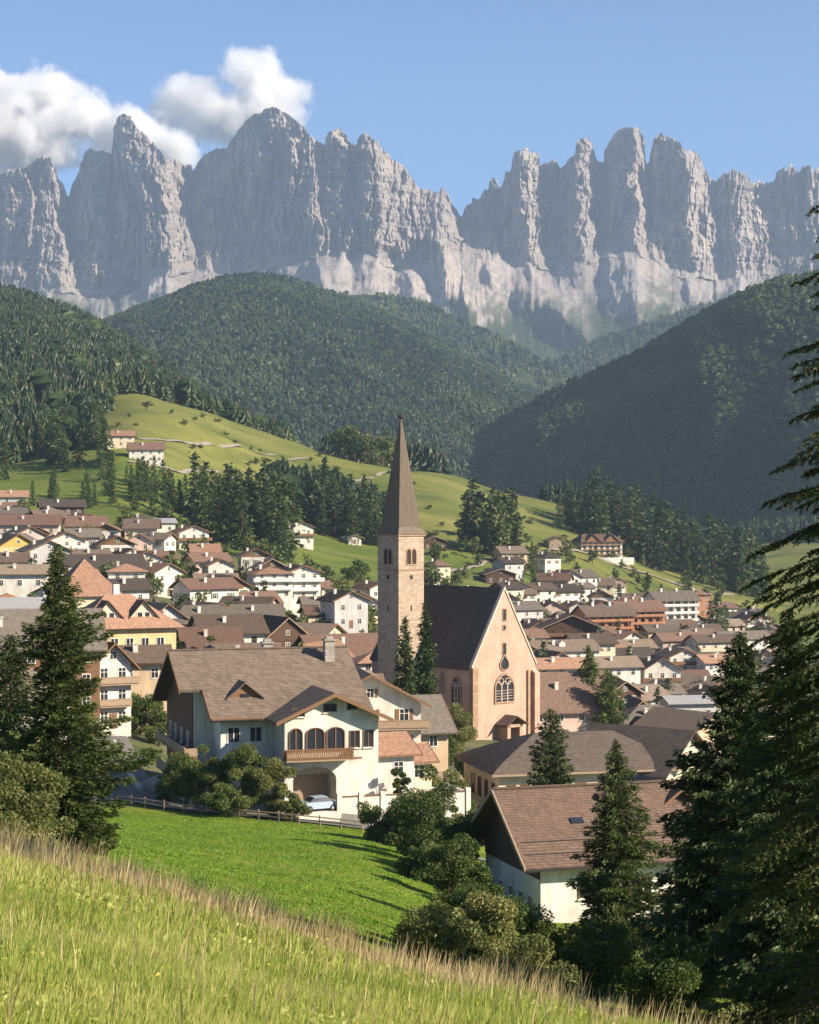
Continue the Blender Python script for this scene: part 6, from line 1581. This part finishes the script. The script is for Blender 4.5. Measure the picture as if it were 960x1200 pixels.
parked_car(800, 486, 20, paint('red_paint',(.4,.04,.03)), 'red car in the gardens below the orange roofed blue house')
parked_car(585, 268, 70, paint('silver_paint',(.45,.46,.48)), 'silver car on the path between hall and church')
parked_car(160, 231, 75, paint('grey_paint',(.2,.2,.22)), 'grey car stopped on the lane beside the garden')
M_red = simple('red_canvas', (0.30,0.08,0.055), .8); 
def parasol(px, d, label, z):
    p = Vector(((px-480)/F*d, d, z)); o = empty('parasol', p); tag(o, label, 'parasol', 'red parasols at the inn')
    m = MB(); m.tube((0,0,0),(0,0,2.5),.035,.035,6); m.build('pole', M_trim, o)
    m = MB(); n = 8; R = 1.05
    for i in range(n):
        a0, a1 = 2*PI*i/n, 2*PI*(i+1)/n
        m.face([(R*math.cos(a0),R*math.sin(a0),1.95),(R*math.cos(a1),R*math.sin(a1),1.95),(0,0,2.65)])
        m.face([(R*math.cos(a0),R*math.sin(a0),1.95),(R*math.cos(a0)*.99,R*math.sin(a0)*.99,1.75),(R*math.cos(a1)*.99,R*math.sin(a1)*.99,1.75),(R*math.cos(a1),R*math.sin(a1),1.95)])
    m.build('canopy', M_red, o)
# ---------------- grass of the slope in front
rgG = np.random.default_rng(12)
def grass_mass(name, n, yr, hmin, hmax, wd, mat, dens=None, lean=.35, spread=1.0, seed=0, pxr=(-160,1150)):
    rg = np.random.default_rng(seed)
    y = np.sqrt(rg.uniform(yr[0]**2, yr[1]**2, n)); px = rg.uniform(*pxr, n); x = (px-480)/F*y
    if dens is not None:
        k = rg.random(n) < dens(x, y); x, y = x[k], y[k]
    n = len(x); z = height(x, y)-.02; h = rg.uniform(hmin, hmax, n)*np.clip(1+1.1*fbm(x*.9,y*.9,oct=3,seed=3),.35,2); a = rg.random(n)*6.28
    lx, ly = np.cos(a)*h*lean*rg.random(n)+h*.12, np.sin(a)*h*lean*rg.random(n); w = wd*rg.uniform(.6,1.4,n)
    b = rg.random(n)*6.28; bx, by = np.cos(b)*w/2, np.sin(b)*w/2
    p0 = np.stack([x-bx,y-by,z],1); p1 = np.stack([x+bx,y+by,z],1)
    q0 = np.stack([x-bx*.8+lx*.35,y-by*.8+ly*.35,z+h*.55],1); q1 = np.stack([x+bx*.8+lx*.35,y+by*.8+ly*.35,z+h*.55],1)
    t0 = np.stack([x+lx-bx*.15,y+ly,z+h],1); t1 = np.stack([x+lx+bx*.15,y+ly,z+h],1)
    V = np.stack([p0,p1,q1,q0,t1,t0],1).reshape(-1,3); o_ = np.arange(n)[:,None]*6
    Fc = np.concatenate([o_+np.array([[0,1,2,3]]), o_+np.array([[3,2,4,5]])])
    nn = fbm(x*.6, y*.6, oct=3, seed=seed+2)
    sh = np.clip(.5+.5*nn+rg.normal(size=n)*.16,0,1)
    me = np_mesh(name, V, Fc, [mat], col=np.repeat(np.repeat(sh,6)[:,None],3,1)); o = link(name, me); tag(o, kind='stuff'); print(name, n); return o
def sdist(x, y): return (y-26.5+1.2*x)/1.6
M_grass = leafmat('grass_blades', (.22,.29,.04), (.38,.44,.09), (.58,.56,.2), .55, scale=.25)
M_dry = leafmat('dry_grass', (.32,.27,.11), (.54,.42,.22), (.70,.56,.34), .5, scale=.3)
grass_mass('grass', 190000, (6,18), .06, .17, .012, M_grass, seed=1)
grass_mass('grass', 190000, (15,46), .08, .20, .024, M_grass, seed=2)
grass_mass('dry_grass', 60000, (9,48), .16, .42, .013, M_dry, seed=3, lean=.3, dens=lambda x,y: np.clip(.10+.95*np.exp(-((sdist(x,y)+1.0)/3.2)**2)*(.55+.6*fbm(x*.35,y*.35,seed=8)), .03, 1))
grass_mass('dry_grass', 110000, (22,52), .22, .5, .018, M_dry, seed=4, lean=.3, dens=lambda x,y: np.clip(1.0*np.exp(-((sdist(x,y)+.5)/2.6)**2)*(.6+.6*fbm(x*.35,y*.35,seed=8)), .0, 1))
M_mead = leafmat('meadow_blades', (.12,.21,.018), (.19,.31,.032), (.27,.38,.05), .45, scale=.08)
grass_mass('meadow_grass', 200000, (70,192), .05, .12, .08, M_mead, seed=5, lean=.5, pxr=(60,620))
def weed_mass(name, n, yr, size, mat, seed, zr, pxr=(-160,1150)):
    rg = np.random.default_rng(seed); y = np.sqrt(rg.uniform(yr[0]**2, yr[1]**2, n)); px = rg.uniform(*pxr, n); x = (px-480)/F*y
    k = fbm(x*.8, y*.8, oct=3, seed=seed) > rg.random(n)*.5-.12; x, y = x[k], y[k]; n = len(x)
    c = np.stack([x, y, height(x,y)+rg.uniform(*zr, n)],1); d = rg.normal(size=(n,3)); d[:,2] = np.abs(d[:,2])*.5
    l = rg.uniform(.5,1.5,n)*size*(y/yr[0])**.5; V, Fc, cc = shards(c, d, l, l*.6, rg, np.clip(rg.normal(.5,.2,n),0,1))
    o = link(name, np_mesh(name, V, Fc, [mat], col=np.repeat(cc[:,None],3,1))); tag(o, kind='stuff')
weed_mass('meadow_weeds', 90000, (6,40), .032, M_grass, 51, (.02,.16))
weed_mass('meadow_flowers', 900, (6,34), .022, leafmat('yellow_petals', (.6,.42,.04), (.75,.6,.08), (.8,.75,.4), .3), 52, (.12,.26))
rand_plant(34, 'b', (700,890), (930,1050), 7, 'tree or bush scattered on the slope below the long spruce row', 'trees below the long spruce row', clear=.5)
print('done')
